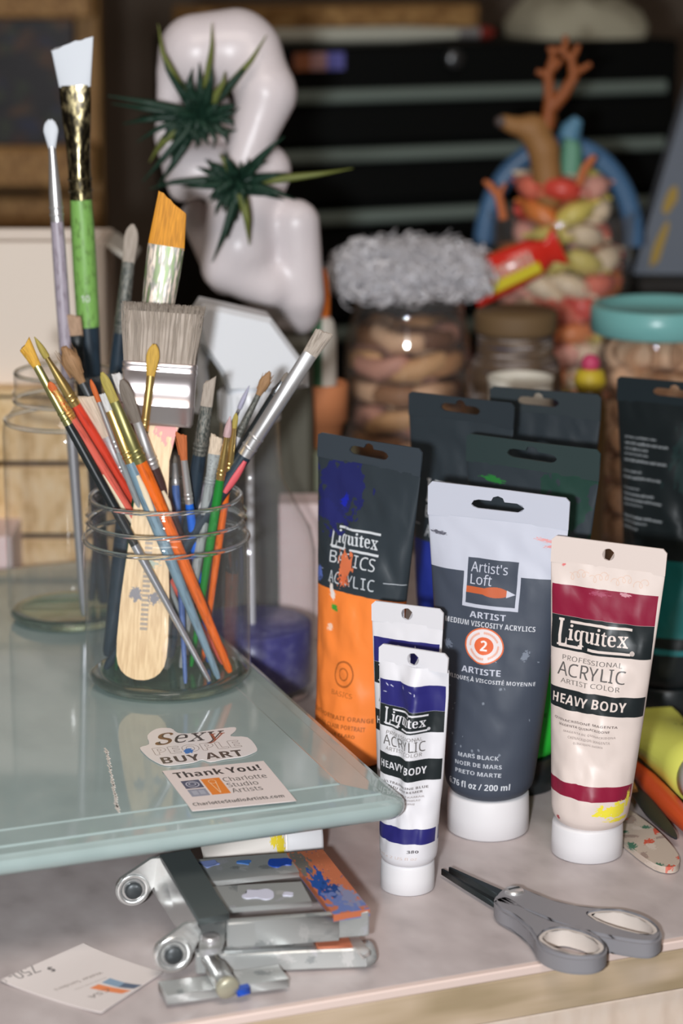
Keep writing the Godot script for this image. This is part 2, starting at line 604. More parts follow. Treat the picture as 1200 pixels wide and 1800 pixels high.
# o: a = [px, dz] on the jar's floor, b = [px, py, dz] the tip; q / r = py where bristle / ferrule end
func brush(jar: Vector3, floor_y: float, o: Dictionary) -> Node3D:
	var za: float = jar.z + o.a[1]
	var B := deep(o.b[0], o.b[1], jar.z + o.b[2])
	# the point at depth za and height floor_y that shows at pixel column a[0]
	var depth := -((floor_y - EYE.y) * sin(deg_to_rad(PITCH)) + (za - EYE.z) * cos(deg_to_rad(PITCH)))
	var A := Vector3((o.a[0] - 600.0) / F * depth, floor_y, za)
	var L := (B - A).length()
	var up := (B - A) / L
	var yaw := deg_to_rad(o.get("yaw", 0.0))
	var side := Vector3(cos(yaw), 0, sin(yaw))
	side = (side - up * side.dot(up)).normalized()
	var t := thing(o.get("name", "paintbrush"), o.label, "paintbrush", Transform3D(Basis(side, up, side.cross(up)), A), o.get("group", ""))
	var m := per_px(B)
	# pixel rows along the brush become lengths by projecting a few points
	var along := func(py: float) -> float:
		var lo := 0.0
		var hi := 1.0
		for k in 24:
			var mid := (lo + hi) / 2.0
			var v := A.lerp(B, mid) - EYE
			var c := cos(deg_to_rad(PITCH))
			var s := sin(deg_to_rad(PITCH))
			var yy := 900.0 - F * (v.y * c - v.z * s) / -(v.y * s + v.z * c)
			if yy > py:
				lo = mid
			else:
				hi = mid
		return lo * L
	var yq: float = along.call(o.q)
	var yr: float = along.call(o.r)
	var wb: float = o.w[0] * m / 2.0      # bristle half width
	var wf: float = o.w[1] * m / 2.0 * o.get("stout", 1.22)      # handle half width
	var wq: float = (o.w[2] if o.w.size() > 2 else o.w[0]) * m / 2.0   # ferrule mouth half width
	var fl: float = o.get("flat", 0.35)   # how flat the mouth is
	var rh := wf
	var mb := MB.new()
	var y_end := 0.0
	if o.has("dip"):
		y_end = along.call(o.dip)
	var hs := []
	var shape := [[0.0, 0.36], [0.003, 0.52], [0.02, 0.6], [0.3 * yr, 0.72], [0.62 * yr, 0.92], [0.82 * yr, 1.0], [0.93 * yr, 0.98], [yr, 0.9]]
	var thick := func(y: float) -> float:
		for i in shape.size() - 1:
			if y <= shape[i + 1][0]:
				return lerpf(shape[i][1], shape[i + 1][1], (y - shape[i][0]) / maxf(shape[i + 1][0] - shape[i][0], 1e-6))
		return 0.9
	for e in shape:
		if e[0] >= y_end - 1e-6:
			hs.append([e[0], rh * e[1], rh * e[1]])
	if y_end > 0.0:
		hs.push_front([y_end, rh * thick.call(y_end), rh * thick.call(y_end)])
		var ds := []
		for e in shape:
			if e[0] < y_end:
				ds.append([e[0], rh * e[1], rh * e[1]])
		ds.append([y_end, rh * thick.call(y_end), rh * thick.call(y_end)])
		var md := MB.new()
		loft(md, ds, 16)
		part(t, "handle_end", md.mesh(), o.dip_mat)
	loft(mb, hs, 16)
	var hnd := part(t, "handle", mb.mesh(), o.handle)
	if o.has("print"):                     # size number printed on the handle
		var tm := TextMesh.new()
		tm.text = o.print[0]
		var face := SystemFont.new()
		face.font_names = PackedStringArray(["Droid Sans"])
		tm.font = face
		tm.font_size = 16
		tm.pixel_size = 0.00032
		tm.depth = 0.0003
		var yp: float = along.call(o.print[1])
		var no := part(hnd, "size_number", tm, M.h_white)
		no.position = Vector3(0, yp, rh * thick.call(yp) + 0.0001)
	if o.has("patch"):                     # a bare or painted patch on the handle
		for pt in o.patch:
			var mp := MB.new()
			var ya: float = along.call(pt[0])
			var yb: float = along.call(pt[1])
			var ss := []
			for k in 5:
				var y := lerpf(ya, yb, k / 4.0)
				ss.append([y, rh * thick.call(y) * (0.35 + 0.25 * sin(k * 0.8)), rh * thick.call(y) * 0.35, pt[3] * rh * 0.4, rh * thick.call(y) * 0.72])
			loft(mp, ss, 10)
			part(hnd, "paint_patch", mp.mesh(), pt[2])
	mb = MB.new()
	var rr := rh * 0.93
	var fs := []
	for k in 9:
		var s := k / 8.0
		var e := smoothstep(0.25, 1.0, s)
		var bump := 1.0
		fs.append([lerpf(yr - 0.0015, yq, s), lerpf(rr, wq, e) * bump, lerpf(rr, maxf(wq * fl, 0.0012), e) * bump])
	loft(mb, fs, 20)
	for s in [0.06, 0.16]:                 # crimp rings
		var y := lerpf(yr, yq, s)
		loft(mb, [[y - 0.0008, rr * 1.02, rr * 1.02], [y - 0.0004, rr * 1.1, rr * 1.1], [y + 0.0004, rr * 1.1, rr * 1.1], [y + 0.0008, rr * 1.02, rr * 1.02]], 20)
	part(t, "ferrule", mb.mesh(), o.ferrule)
	mb = MB.new()
	var bl := L - yq
	var bs := []
	var kind: String = o.get("tip", "flat")
	for k in 11:
		var s := k / 10.0
		var a := 1.0
		var d := 1.0
		match kind:
			"flat":
				a = lerpf(wq / wb, 1.0, s)
				d = lerpf(1.0, 0.35, s)
			"round":
				a = 1.15 * pow(sin(PI * lerpf(0.42, 1.0, pow(s, 1.2))), 0.8) + 0.02
				d = a
			"filbert":
				a = lerpf(wq / wb, 1.0, minf(1.0, s * 1.6)) * sqrt(maxf(0.0, 1.0 - pow(maxf(0.0, (s - 0.55) / 0.47), 2.0)))
				d = lerpf(1.0, 0.4, s)
			"mop":
				a = lerpf(wq / wb, 1.0, smoothstep(0.0, 0.6, s)) * (1.0 - 0.75 * smoothstep(0.6, 1.05, s))
				d = a
		var thickness: float = maxf(wq * fl, 0.0011) if kind == "flat" or kind == "filbert" else wb * fl
		bs.append([yq - 0.001 + (bl + 0.001) * s, maxf(wb * a, 0.0003), maxf(thickness * d, 0.0003), o.get("bend", 0.0) * s * s])
	var shear: float = o.get("shear", 0.0)
	loft(mb, bs, 22, Transform3D(), true, true, func(p: Vector3) -> Vector3:
		var s := clampf((p.y - yq) / bl, 0.0, 1.0)
		var rag := noise.get_noise_2d(p.x * 1500.0 + L * 500.0, p.z * 900.0) * minf(bl * 0.1, 0.0012) * pow(s, 3.0)
		return Vector3(p.x, p.y + (shear * p.x + rag) * s, p.z))
	if o.get("hairs", 0) > 0:               # loose hairs fraying from the tip
		for k in o.hairs:
			var a0 := rng.randf_range(-1, 1)
			var x0 := a0 * wb * 0.8
			var x1: float = a0 * wb * rng.randf_range(0.9, 1.35) + o.get("bend", 0.0)
			var z0 := rng.randf_range(-1, 1) * wb * fl * 0.6
			var y1: float = L + rng.randf_range(-0.25, 0.06) * bl + shear * x1
			pipe(mb, [Vector3(x0, yq + bl * 0.2, z0), Vector3((x0 + x1) / 2, yq + bl * 0.6, z0), Vector3(x1, y1, z0 * 1.5)], [0.0003, 0.00025, 0.00008], 4)
	part(t, "bristles", mb.mesh(), o.hair)
	return t

# ---------------------------------------------------------------- start
func _ready() -> void:
	rng.seed = 11
	noise.noise_type = FastNoiseLite.TYPE_SIMPLEX
	camera_and_light()
	materials()
	room()
	print("room")
	worktable()
	palette()
	print("palette")
	tubes()
	print("tubes")
	jars()
	print("jars")
	foreground()
	print("foreground")
	behind()
	print("behind")

func camera_and_light() -> void:
	var cam := Camera3D.new()
	cam.name = "camera"
	var att := CameraAttributesPhysical.new()
	att.frustum_focal_length = 12.0 * F / 900.0
	att.frustum_focus_distance = 1.18
	att.exposure_aperture = 4.4
	att.frustum_near = 0.05
	att.frustum_far = 50.0
	cam.attributes = att
	add_child(cam)
	cam.transform = Transform3D(Basis(Vector3.RIGHT, deg_to_rad(-PITCH)), EYE)
	cam.fov = rad_to_deg(2.0 * atan(900.0 / F))
	cam.current = true
	var we := WorldEnvironment.new()
	we.name = "environment"
	var env := Environment.new()
	env.background_mode = Environment.BG_COLOR
	env.background_color = Color(0.02, 0.02, 0.02)
	env.tonemap_mode = Environment.TONE_MAPPER_LINEAR
	env.tonemap_exposure = 1.07
	env.sdfgi_enabled = true
	env.ssao_enabled = true
	env.ssil_enabled = true
	we.environment = env
	add_child(we)
	# the camera's own flash, to the left of the lens and a little below it
	var at := EYE + Vector3(-0.075, -0.03, 0.01)
	var fl := AreaLight3D.new()
	fl.name = "flash_light"
	fl.area_size = Vector2(0.045, 0.03)
	fl.light_color = Color(0.97, 0.985, 1.0)
	fl.light_energy = FLASH
	fl.area_range = 8.0
	fl.shadow_enabled = true
	add_child(fl)
	fl.transform = Transform3D(Basis(Vector3.RIGHT, deg_to_rad(-PITCH)), at)
	# fill light added under the ceiling above the camera, no known fixture
	var cl := AreaLight3D.new()
	cl.name = "added_fill_light"
	cl.area_size = Vector2(0.9, 0.9)
	cl.light_color = Color(1.0, 0.95, 0.91)
	cl.light_energy = FILL_ENERGY
	cl.area_range = 8.0
	cl.shadow_enabled = true
	add_child(cl)
	cl.transform = Transform3D(Basis(Vector3.UP, deg_to_rad(TURN)) * Basis(Vector3.RIGHT, -PI / 2), Vector3(0.0, 1.66, 1.0))

const FLASH := 1.27
const FILL_ENERGY := 1.3

func materials() -> void:
	M.glass = pane(0.02)
	M.plastic_clear = pane(0.05, rgb(235, 238, 245))
	M.bottom = StandardMaterial3D.new()
	M.bottom.refraction_enabled = true
	M.bottom.refraction_scale = 0.05
	M.bottom.transparency = BaseMaterial3D.TRANSPARENCY_ALPHA
	M.bottom.albedo_color = Color(rgb(205, 232, 215), 0.05)
	M.bottom.roughness = 0.02
	M.white_cap = mat(rgb(226, 224, 226), 0.5, 0.0, null, 0.4)
	M.steel = mat(rgb(214, 212, 212), 0.36, 0.75)
	M.steel_dark = mat(rgb(120, 122, 124), 0.35, 0.9)
	M.gold = mat(rgb(222, 190, 120), 0.32, 0.9)
	M.gold_green = mat(rgb(176, 170, 112), 0.35, 0.85)
	M.black = mat(rgb(28, 34, 36), 0.35)
	var streak := mottle(128, 64, 26.0, 1.2, [Color(0.72, 0.7, 0.67), Color(0.88, 0.87, 0.86), Color(1, 1, 1)], 3, 5, 0.7)
	var hairs := {"hair_white": rgb(240, 240, 240), "hair_cream": rgb(238, 220, 198), "hair_yellow": rgb(240, 186, 66), "hair_olive": rgb(196, 178, 90), "hair_orange": rgb(246, 168, 48), "hair_brown": rgb(180, 140, 100), "hair_grey": rgb(196, 184, 172), "hair_rust": rgb(218, 120, 66), "hair_dark": rgb(140, 130, 120), "hair_tan": rgb(200, 166, 138), "hair_pink": rgb(226, 190, 194), "hair_lilac": rgb(196, 196, 222), "hair_gold": rgb(230, 186, 80), "hair_red": rgb(232, 116, 50)}
	for h in hairs:
		M[h] = mat(hairs[h], 0.7, 0.0, streak)
	M.hair_soft = mat(rgb(222, 228, 236), 0.55)
	var worn := mottle(128, 256, 2.2, 9.0, [Color(0.8, 0.78, 0.78), Color(0.97, 0.97, 0.97), Color(1, 1, 1), Color(1, 1, 1)], 3, 9, 0.9)
	M.h_red = mat(rgb(222, 70, 48), 0.35, 0.0, worn)
	M.h_pink = mat(rgb(226, 104, 88), 0.4, 0.0, worn)
	M.h_orange = mat(rgb(240, 112, 34), 0.35, 0.0, worn)
	M.h_blue_grey = mat(rgb(124, 152, 168), 0.45, 0.0, worn)
	M.h_blue = mat(rgb(30, 104, 214), 0.35)
	M.h_navy = mat(rgb(46, 60, 72), 0.35, 0.0, worn)
	M.h_slate_blue = mat(rgb(84, 112, 170), 0.45, 0.0, worn)
	M.h_green = mat(rgb(30, 132, 50), 0.35)
	M.h_dark_green = mat(rgb(24, 74, 44), 0.35)
	M.h_lime = mat(rgb(134, 186, 96), 0.45, 0.0, worn)
	M.h_black = mat(rgb(34, 38, 40), 0.35, 0.0, worn)
	M.h_brown = mat(rgb(74, 52, 50), 0.35)
	M.h_silver = mat(rgb(200, 200, 206), 0.28, 0.75)
	M.h_lilac = mat(rgb(176, 166, 178), 0.4, 0.0, worn)
	M.h_grey = mat(rgb(158, 164, 164), 0.4, 0.0, worn)
	M.h_white = mat(rgb(226, 224, 226), 0.4)
	M.cream = mat(rgb(232, 214, 184), 0.6)
	M.f_paint = mat(rgb(150, 152, 148), 0.5, 0.3, mottle(96, 96, 3.0, 9.0, [rgb(110, 116, 112), rgb(190, 190, 186), rgb(228, 218, 208)], 4, 21, 1.4))
	M.f_olive = mat(rgb(255, 255, 255), 0.4, 0.35, mottle(96, 96, 3.0, 6.0, [rgb(112, 128, 88), rgb(128, 124, 120), rgb(226, 208, 190)], 4, 23, 1.6))
	M.f_gold_red = mat(rgb(255, 255, 255), 0.4, 0.5, mottle(96, 96, 3.0, 9.0, [rgb(214, 176, 96), rgb(206, 168, 90), rgb(206, 84, 44)], 4, 25, 1.3))
	M.f_dark_gold = mat(rgb(255, 255, 255), 0.25, 0.85, mottle(96, 128, 2.0, 8.0, [rgb(46, 42, 34), rgb(84, 76, 56), rgb(186, 172, 130)], 4, 27, 1.3))
	M.leaf = mat(rgb(30, 60, 46), 0.5)
	M.rim_glass = StandardMaterial3D.new()
	M.rim_glass.refraction_enabled = true
	M.rim_glass.refraction_scale = 0.05
	M.rim_glass.transparency = BaseMaterial3D.TRANSPARENCY_ALPHA
	M.rim_glass.albedo_color = Color(rgb(246, 250, 248), 0.03)
	M.rim_glass.roughness = 0.02
	M.leaf_light = mat(rgb(116, 124, 60), 0.55)
	M.plaster = mat(rgb(236, 226, 228), 0.34)
	M.wood_dark = mat(rgb(255, 255, 255), 0.6, 0.0, mottle(64, 256, 3.0, 2.0, [rgb(138, 98, 54), rgb(180, 134, 78), rgb(200, 158, 100)], 4, 31, 1.1))
	M.wood_pale = mat(rgb(255, 255, 255), 0.6, 0.0, mottle(64, 256, 3.0, 2.0, [rgb(206, 168, 112), rgb(232, 198, 146), rgb(238, 210, 166)], 4, 33, 1.1))

func room() -> void:
	# the studio, turned like the table; floor 0.75 m below the table top
	var wall := mat(rgb(150, 136, 122), 0.85, 0.0, mottle(128, 128, 2.0, 4.0, [Color(0.82, 0.8, 0.78), Color(1, 1, 1)], 4, 41, 1.0))
	var boards := mat(rgb(120, 88, 60), 0.6, 0.0, mottle(64, 256, 3.0, 3.0, [Color(0.7, 0.66, 0.62), Color(1, 1, 1)], 4, 43, 1.0))
	var xf := turned(Vector3.ZERO)
	structure("floor", boxm(Vector3(4.6, 0.1, 5.2), 0.0, moved(0.2, -0.8, 0.2)), boards, xf)
	structure("ceiling", boxm(Vector3(4.6, 0.1, 5.2), 0.0, moved(0.2, 1.75, 0.2)), mat(rgb(206, 198, 186), 0.9), xf)
	structure("wall_back", boxm(Vector3(4.6, 2.5, 0.1), 0.0, moved(0.2, 0.475, -2.35)), wall, xf)
	structure("wall_front", boxm(Vector3(4.6, 2.5, 0.1), 0.0, moved(0.2, 0.475, 2.75)), wall, xf)
	structure("wall_left", boxm(Vector3(0.1, 2.5, 5.0), 0.0, moved(-2.05, 0.475, 0.2)), wall, xf)
	structure("wall_right", boxm(Vector3(0.1, 2.5, 5.0), 0.0, moved(2.45, 0.475, 0.2)), wall, xf)
	var lamp := thing("added_fill_panel", "unseen square ceiling panel added for warm fill light", "lamp", turned(Vector3(0.0, 1.7, 1.0)))  # invented panel, out of view, standing in as source of the added fill
	part(lamp, "housing", boxm(Vector3(0.98, 0.03, 0.98), 0.005, moved(0, -0.015, 0)), mat(rgb(220, 220, 216), 0.5))
	var glow := mat(rgb(240, 230, 210), 0.5)
	glow.emission_enabled = true
	glow.emission = Color(1.0, 0.93, 0.88)
	glow.emission_energy_multiplier = 0.5
	part(lamp, "fill_diffuser", boxm(Vector3(0.9, 0.006, 0.9), 0.0, moved(0, -0.033, 0)), glow)

func worktable() -> void:
	var t := thing("worktable", "grey-topped wooden worktable with a white painted front", "table", turned(Vector3(0, 0, 0.189)))
	var top_tex := mottle(256, 256, 3.0, 12.0, [rgb(174, 163, 161), rgb(187, 176, 174), rgb(193, 182, 180), rgb(200, 190, 188)], 4, 51, 0.7)
	var tm := mat(rgb(255, 255, 255), 0.42, 0.0, top_tex)
	tm.uv1_triplanar = true
	tm.uv1_scale = Vector3(2.2, 2.2, 2.2)
	part(t, "top", boxm(Vector3(2.0, 0.024, 1.05), 0.0, moved(0, -0.012, -0.003 - 0.525)), tm, "taupe grey laminate top")
	part(t, "edge_strip", boxm(Vector3(2.0, 0.0045, 0.0045), 0.0006, moved(0, -0.0021, -0.0007)), mat(rgb(226, 204, 194), 0.4), "pale pink edge strip")
	var em := mat(rgb(255, 255, 255), 0.55, 0.0, mottle(64, 256, 2.0, 5.0, [rgb(166, 146, 116), rgb(190, 168, 140), rgb(204, 182, 158)], 4, 53, 1.0))
	em.uv1_triplanar = true
	em.uv1_scale = Vector3(1.2, 9, 9)
	part(t, "wood_edge", boxm(Vector3(2.0, 0.0205, 0.004), 0.0008, moved(0, -0.0147, -0.001)), em, "tan wooden edge")
	var wm := mat(rgb(240, 226, 214), 0.6, 0.0, mottle(128, 128, 3.0, 6.0, [rgb(236, 226, 216), rgb(246, 238, 230), rgb(250, 244, 238)], 4, 55, 1.0))
	wm.uv1_triplanar = true
	wm.uv1_scale = Vector3(5, 5, 5)
	part(t, "front_panel", boxm(Vector3(1.9, 0.16, 0.018), 0.002, moved(0, -0.1065, -0.0135)), wm, "white painted front panel with chipped edge")
	var chips := MB.new()
	for k in 30:
		var x := rng.randf_range(-0.1, 0.5)
		box(chips, Vector3(rng.randf_range(0.002, 0.012), rng.randf_range(0.0012, 0.0022), 0.002), 0.0004, moved(x, -0.0255, -0.0035))
	part(t, "paint_chip", chips.mesh(), mat(rgb(244, 236, 226), 0.6)).set_meta("kind", "stuff")
	for x in [-0.93, 0.93]:
		for z in [-0.06, -0.98]:
			part(t, "leg", boxm(Vector3(0.06, 0.726, 0.06), 0.004, moved(x, -0.387, z)), wm)

func palette() -> void:
	# painted glass palette held 5 cm above the table on a block
	var xf := turned(Vector3(0.0335, PAL, 0.0985))
	var p := thing("glass_palette", "large grey-green glass slab under the brush jars, two stickers on it", "palette", xf)
	var mb := MB.new()
	var W := 0.62
	var D := 0.47
	var outline := func(inset: float) -> PackedVector2Array:
		var r := maxf(0.012 - inset, 0.0015)
		var out := PackedVector2Array()
		for c in [[-inset, -inset, 0.0], [-W + inset, -inset, 90.0], [-W + inset, -D + inset, 180.0], [-inset, -D + inset, 270.0]]:
			var cx: float = c[0] + (-r if c[2] == 0.0 or c[2] == 270.0 else r)
			var cz: float = c[1] + (-r if c[2] < 100.0 else r)
			for k in 7:
				var a := deg_to_rad(c[2] + k * 15.0)
				out.append(Vector2(cx + r * cos(a), cz + r * sin(a)))
		return out
	# inset from the rim, height, smooth group
	var prof := [[0.006, -0.0125, 1], [0.0022, -0.0118, 1], [0.0004, -0.0098, 1], [0.0, -0.0078, 1], [0.0002, -0.0058, 1], [0.0012, -0.0045, 2], [0.0032, -0.0036, 3], [0.0045, -0.0028, 4], [0.0105, -0.0022, 5], [0.0112, -0.0014, 6], [0.026, -0.0006, 7], [0.027, 0.0, 8]]
	for i in prof.size() - 1:
		var a: PackedVector2Array = outline.call(prof[i][0])
		var b: PackedVector2Array = outline.call(prof[i + 1][0])
		for k in a.size():
			var n := (k + 1) % a.size()
			mb.quad(Vector3(a[k].x, prof[i][1], a[k].y), Vector3(a[n].x, prof[i][1], a[n].y), Vector3(b[n].x, prof[i + 1][1], b[n].y), Vector3(b[k].x, prof[i + 1][1], b[k].y), 9 if prof[i][2] == 1 else prof[i][2])
	for e in [[0, 20], [prof.size() - 1, 21]]:
		var a: PackedVector2Array = outline.call(prof[e[0]][0])
		var c := Vector3(-W / 2, prof[e[0]][1], -D / 2)
		for k in a.size():
			var n := (k + 1) % a.size()
			var q := [c, Vector3(a[k].x, c.y, a[k].y), Vector3(a[n].x, c.y, a[n].y)]
			if e[0] == 0:
				mb.tri(q[0], q[1], q[2], e[1])
			else:
				mb.tri(q[0], q[2], q[1], e[1])
	mb.fix(0)
	var gm := mat(rgb(255, 255, 255), 0.06, 0.0, mottle(256, 256, 2.0, 7.0, [rgb(154, 170, 168), rgb(160, 176, 174), rgb(165, 180, 178)], 3, 61, 0.8))
	gm.uv1_triplanar = true
	gm.uv1_scale = Vector3(2, 2, 2)
	part(p, "glass_plate", mb.mesh(), gm)
	var marks := MB.new()
	# a scraped line of dried white paint running back from the front bevel
	for k in 26:
		var s := k / 25.0
		var q: Vector3 = xf.affine_inverse() * on(207.0 - 20.0 * s + rng.randf_range(-1, 1), 1424.0 - 105.0 * s, PAL)
		box(marks, Vector3(rng.randf_range(0.0005, 0.0013), 0.0002, rng.randf_range(0.002, 0.007)), 0.0, moved(q.x, 0.0001, q.z))
	part(p, "dried_paint", marks.mesh(), mat(rgb(214, 208, 200), 0.7)).set_meta("kind", "stuff")
	var block := single("riser_block", boxm(Vector3(0.24, 0.0475, 0.16), 0.003, moved(0, 0.02375, 0)), M.wood_pale, "pale wooden block carrying the glass palette", "block", turned(Vector3(-0.34, 0.0, -0.06)))
	block.rotation.y = deg_to_rad(TURN)
	# stickers lying on the glass
	var c := [on(285, 1357, PAL), on(463, 1339, PAL), on(521, 1409, PAL), on(338, 1427, PAL)]
	var im := paper(640, 512, rgb(236, 224, 220))
	var ink := rgb(62, 58, 56)
	write(im, "Thank You!", "Droid Sans Bold", 318, 72, 76, 540, ink)
	rect(im, 60, 150, 172, 250, rgb(78, 84, 108))
	disc(im, 116, 200, 42, 38, rgb(190, 192, 204), 0.8)
	disc(im, 116, 196, 24, 20, rgb(190, 192, 204), 0.7)
	rect(im, 60, 262, 172, 350, rgb(150, 154, 170))
	rect(im, 78, 280, 112, 330, rgb(176, 180, 192))
	rect(im, 122, 280, 156, 330, rgb(176, 180, 192))
	rect(im, 184, 150, 300, 350, rgb(240, 138, 44))
	disc(im, 242, 190, 24, 24, rgb(248, 216, 180), 0.84)
	for k in 40:
		disc(im, 224 + k * 0.42, 205 + k * 3.2, 2.5, 2.5, rgb(248, 216, 180))
		disc(im, 260 - k * 0.42, 205 + k * 3.2, 2.5, 2.5, rgb(248, 216, 180))
	write(im, "Charlotte", "Droid Sans", 448, 182, 56, 270, rgb(90, 84, 80))
	write(im, "Studio", "Droid Sans", 408, 252, 54, 190, rgb(90, 84, 80))
	write(im, "Artists", "Droid Sans", 408, 322, 54, 190, rgb(90, 84, 80))
	write(im, "CharlotteStudioArtists.com", "Droid Sans Bold", 310, 440, 40, 560, ink)
	sheet("thank_you_sticker", "white rectangular sticker reading Thank You with orange and blue squares", "sticker", c, PAL, 0.0003, mat(rgb(255, 255, 255), 0.4, 0.0, tex(im)))
	# die-cut sticker
	var pts := []
	for q in [[246, 1316], [262, 1310], [259, 1295], [275, 1283], [300, 1282], [312, 1290], [335, 1291], [360, 1287], [385, 1283], [412, 1280], [414, 1286], [405, 1296], [435, 1298], [452, 1318], [445, 1325], [425, 1332], [395, 1336], [370, 1341], [355, 1337], [340, 1342], [318, 1345], [290, 1347], [268, 1338], [255, 1328]]:
		pts.append(on(q[0], q[1], PAL))
	var e1: Vector3 = (c[1] - c[0]).normalized()
	var e2 := Vector3(-e1.z, 0, e1.x)
	var o: Vector3 = on(350, 1314, PAL)
	var flat := []
	var lo := Vector2.ONE * 9
	var hi := -lo
	for q in pts:
		var f2 := Vector2((q - o).dot(e1), (q - o).dot(e2))
		flat.append(f2)
		lo = lo.min(f2)
		hi = hi.max(f2)
	im = paper(640, 480, rgb(236, 230, 228))
	var to := func(px: float, py: float) -> Vector2:
		var q: Vector3 = on(px, py, PAL)
		var f2 := (Vector2((q - o).dot(e1), (q - o).dot(e2)) - lo) / (hi - lo)
		return f2 * Vector2(640, 480)
	var a: Vector2 = to.call(335, 1299)
	write(im, "Sexy", "Droid Serif", a.x, a.y, 185, 380, rgb(66, 60, 56), 0.45)
	write(im, "S", "Droid Serif", a.x - 148, a.y - 20, 150, 96, rgb(120, 84, 48), 0.45)
	write(im, "y", "Droid Serif", a.x + 138, a.y + 34, 120, 92, rgb(160, 84, 54), 0.45)
	a = to.call(346, 1316)
	for q in [[-4, 0], [4, 0], [0, -4], [0, 4]]:
		write(im, "PEOPLE", "Droid Sans Bold", a.x + q[0], a.y + q[1], 84, 500, rgb(150, 136, 130))
	write(im, "PEOPLE", "Droid Sans Bold", a.x, a.y, 84, 500, rgb(236, 230, 228))
	a = to.call(355, 1332)
	write(im, "BUY ART", "Droid Sans Bold", a.x, a.y, 78, 470, rgb(84, 74, 66))
	a = to.call(331, 1322)
	smear(im, a.x, a.y, 26, 34, rgb(60, 124, 200), 0.6, 0.3)
	var mb2 := MB.new()
	prism(mb2, rounded(flat, 3), [], 0.0, 0.0003, 0.0, Transform3D(), Rect2(lo, hi - lo))
	single("slogan_sticker", mb2.mesh(), mat(rgb(255, 255, 255), 0.35, 0.0, tex(im)), "white die-cut sticker reading Sexy People Buy Art", "sticker", Transform3D(Basis(e1, Vector3.UP, e2), o + Vector3.UP * 0.0003))

# a thin sheet through four corners (clockwise from its top left), the print spread over it
func sheet(called: String, label: String, category: String, c: Array, y: float, thick: float, m: Material, curl := 0.0) -> MeshInstance3D:
	var mid: Vector3 = (c[0] + c[1] + c[2] + c[3]) / 4.0
	mid.y = y
	var mb := MB.new()
	var n := 10
	var at := func(i: int, j: int, up: float) -> Vector3:
		var u := float(i) / n
		var v := float(j) / n
		var p: Vector3 = c[0].lerp(c[1], u).lerp(c[3].lerp(c[2], u), v) - mid
		p.y = 0.0002 + up + curl * pow(absf(v - 0.5) * 2.0, 3.0)
		return p
	for i in n:
		for j in n:
			var uv := [Vector2(i, j) / n, Vector2(i + 1, j) / n, Vector2(i + 1, j + 1) / n, Vector2(i, j + 1) / n]
			mb.quad(at.call(i, j, thick), at.call(i + 1, j, thick), at.call(i + 1, j + 1, thick), at.call(i, j + 1, thick), 1, uv[0], uv[1], uv[2], uv[3])
			mb.quad(at.call(i, j + 1, 0.0), at.call(i + 1, j + 1, 0.0), at.call(i + 1, j, 0.0), at.call(i, j, 0.0), 2, uv[3], uv[2], uv[1], uv[0])
	for k in n:
		for e in [[[k, 0], [k + 1, 0]], [[n, k], [n, k + 1]], [[k + 1, n], [k, n]], [[0, k + 1], [0, k]]]:
			mb.quad(at.call(e[0][0], e[0][1], 0.0), at.call(e[1][0], e[1][1], 0.0), at.call(e[1][0], e[1][1], thick), at.call(e[0][0], e[0][1], thick), 3, Vector2(0.01, 0.01), Vector2(0.01, 0.01), Vector2(0.01, 0.01), Vector2(0.01, 0.01))
	mb.fix(0)
	return single(called, mb.mesh(), m, label, category, Transform3D(Basis(), mid))

func tube_mat(im: Image, rough := 0.38) -> StandardMaterial3D:
	return mat(rgb(255, 255, 255), rough + 0.08, 0.0, tex(im), 0.4)

# the professional tube: cream or white, two colour bands, two black bands; v are band edges as shares of the height
func pro_label(ground: Color, band: Color, v: Array, w: int, h: int) -> Image:
	var im := paper(w, h, ground)
	var ink := rgb(34, 40, 42)
	rect(im, w * 0.03, h * v[0], w * 0.97, h * v[1], band)
	rect(im, w * 0.03, h * v[1], w * 0.97, h * v[2], ink)
	maker_logo(im, w * 0.45, h * (v[1] + v[2]) / 2.0, w * 0.7, ground)
	disc(im, w * 0.79, h * (v[2] - 0.02), w * 0.022, w * 0.022, ground.darkened(0.15))
	write(im, "PROFESSIONAL", "Droid Sans", w * 0.44, h * lerpf(v[2], v[3], 0.2), h * 0.018, w * 0.56, rgb(110, 104, 100))
	write(im, "ACRYLIC", "Droid Sans", w * 0.44, h * lerpf(v[2], v[3], 0.49), h * 0.05, w * 0.64, rgb(96, 92, 90))
	write(im, "ARTIST COLOR", "Droid Sans", w * 0.44, h * lerpf(v[2], v[3], 0.8), h * 0.018, w * 0.56, rgb(110, 104, 100))
	rect(im, w * 0.03, h * v[3], w * 0.97, h * v[4], ink)
	write(im, "HEAVY BODY", "Droid Sans Bold", w * 0.44, h * (v[3] + v[4]) / 2.0, h * 0.036, w * 0.7, ground)
	rect(im, w * 0.03, h * v[5], w * 0.97, h * v[6], band)
	return im

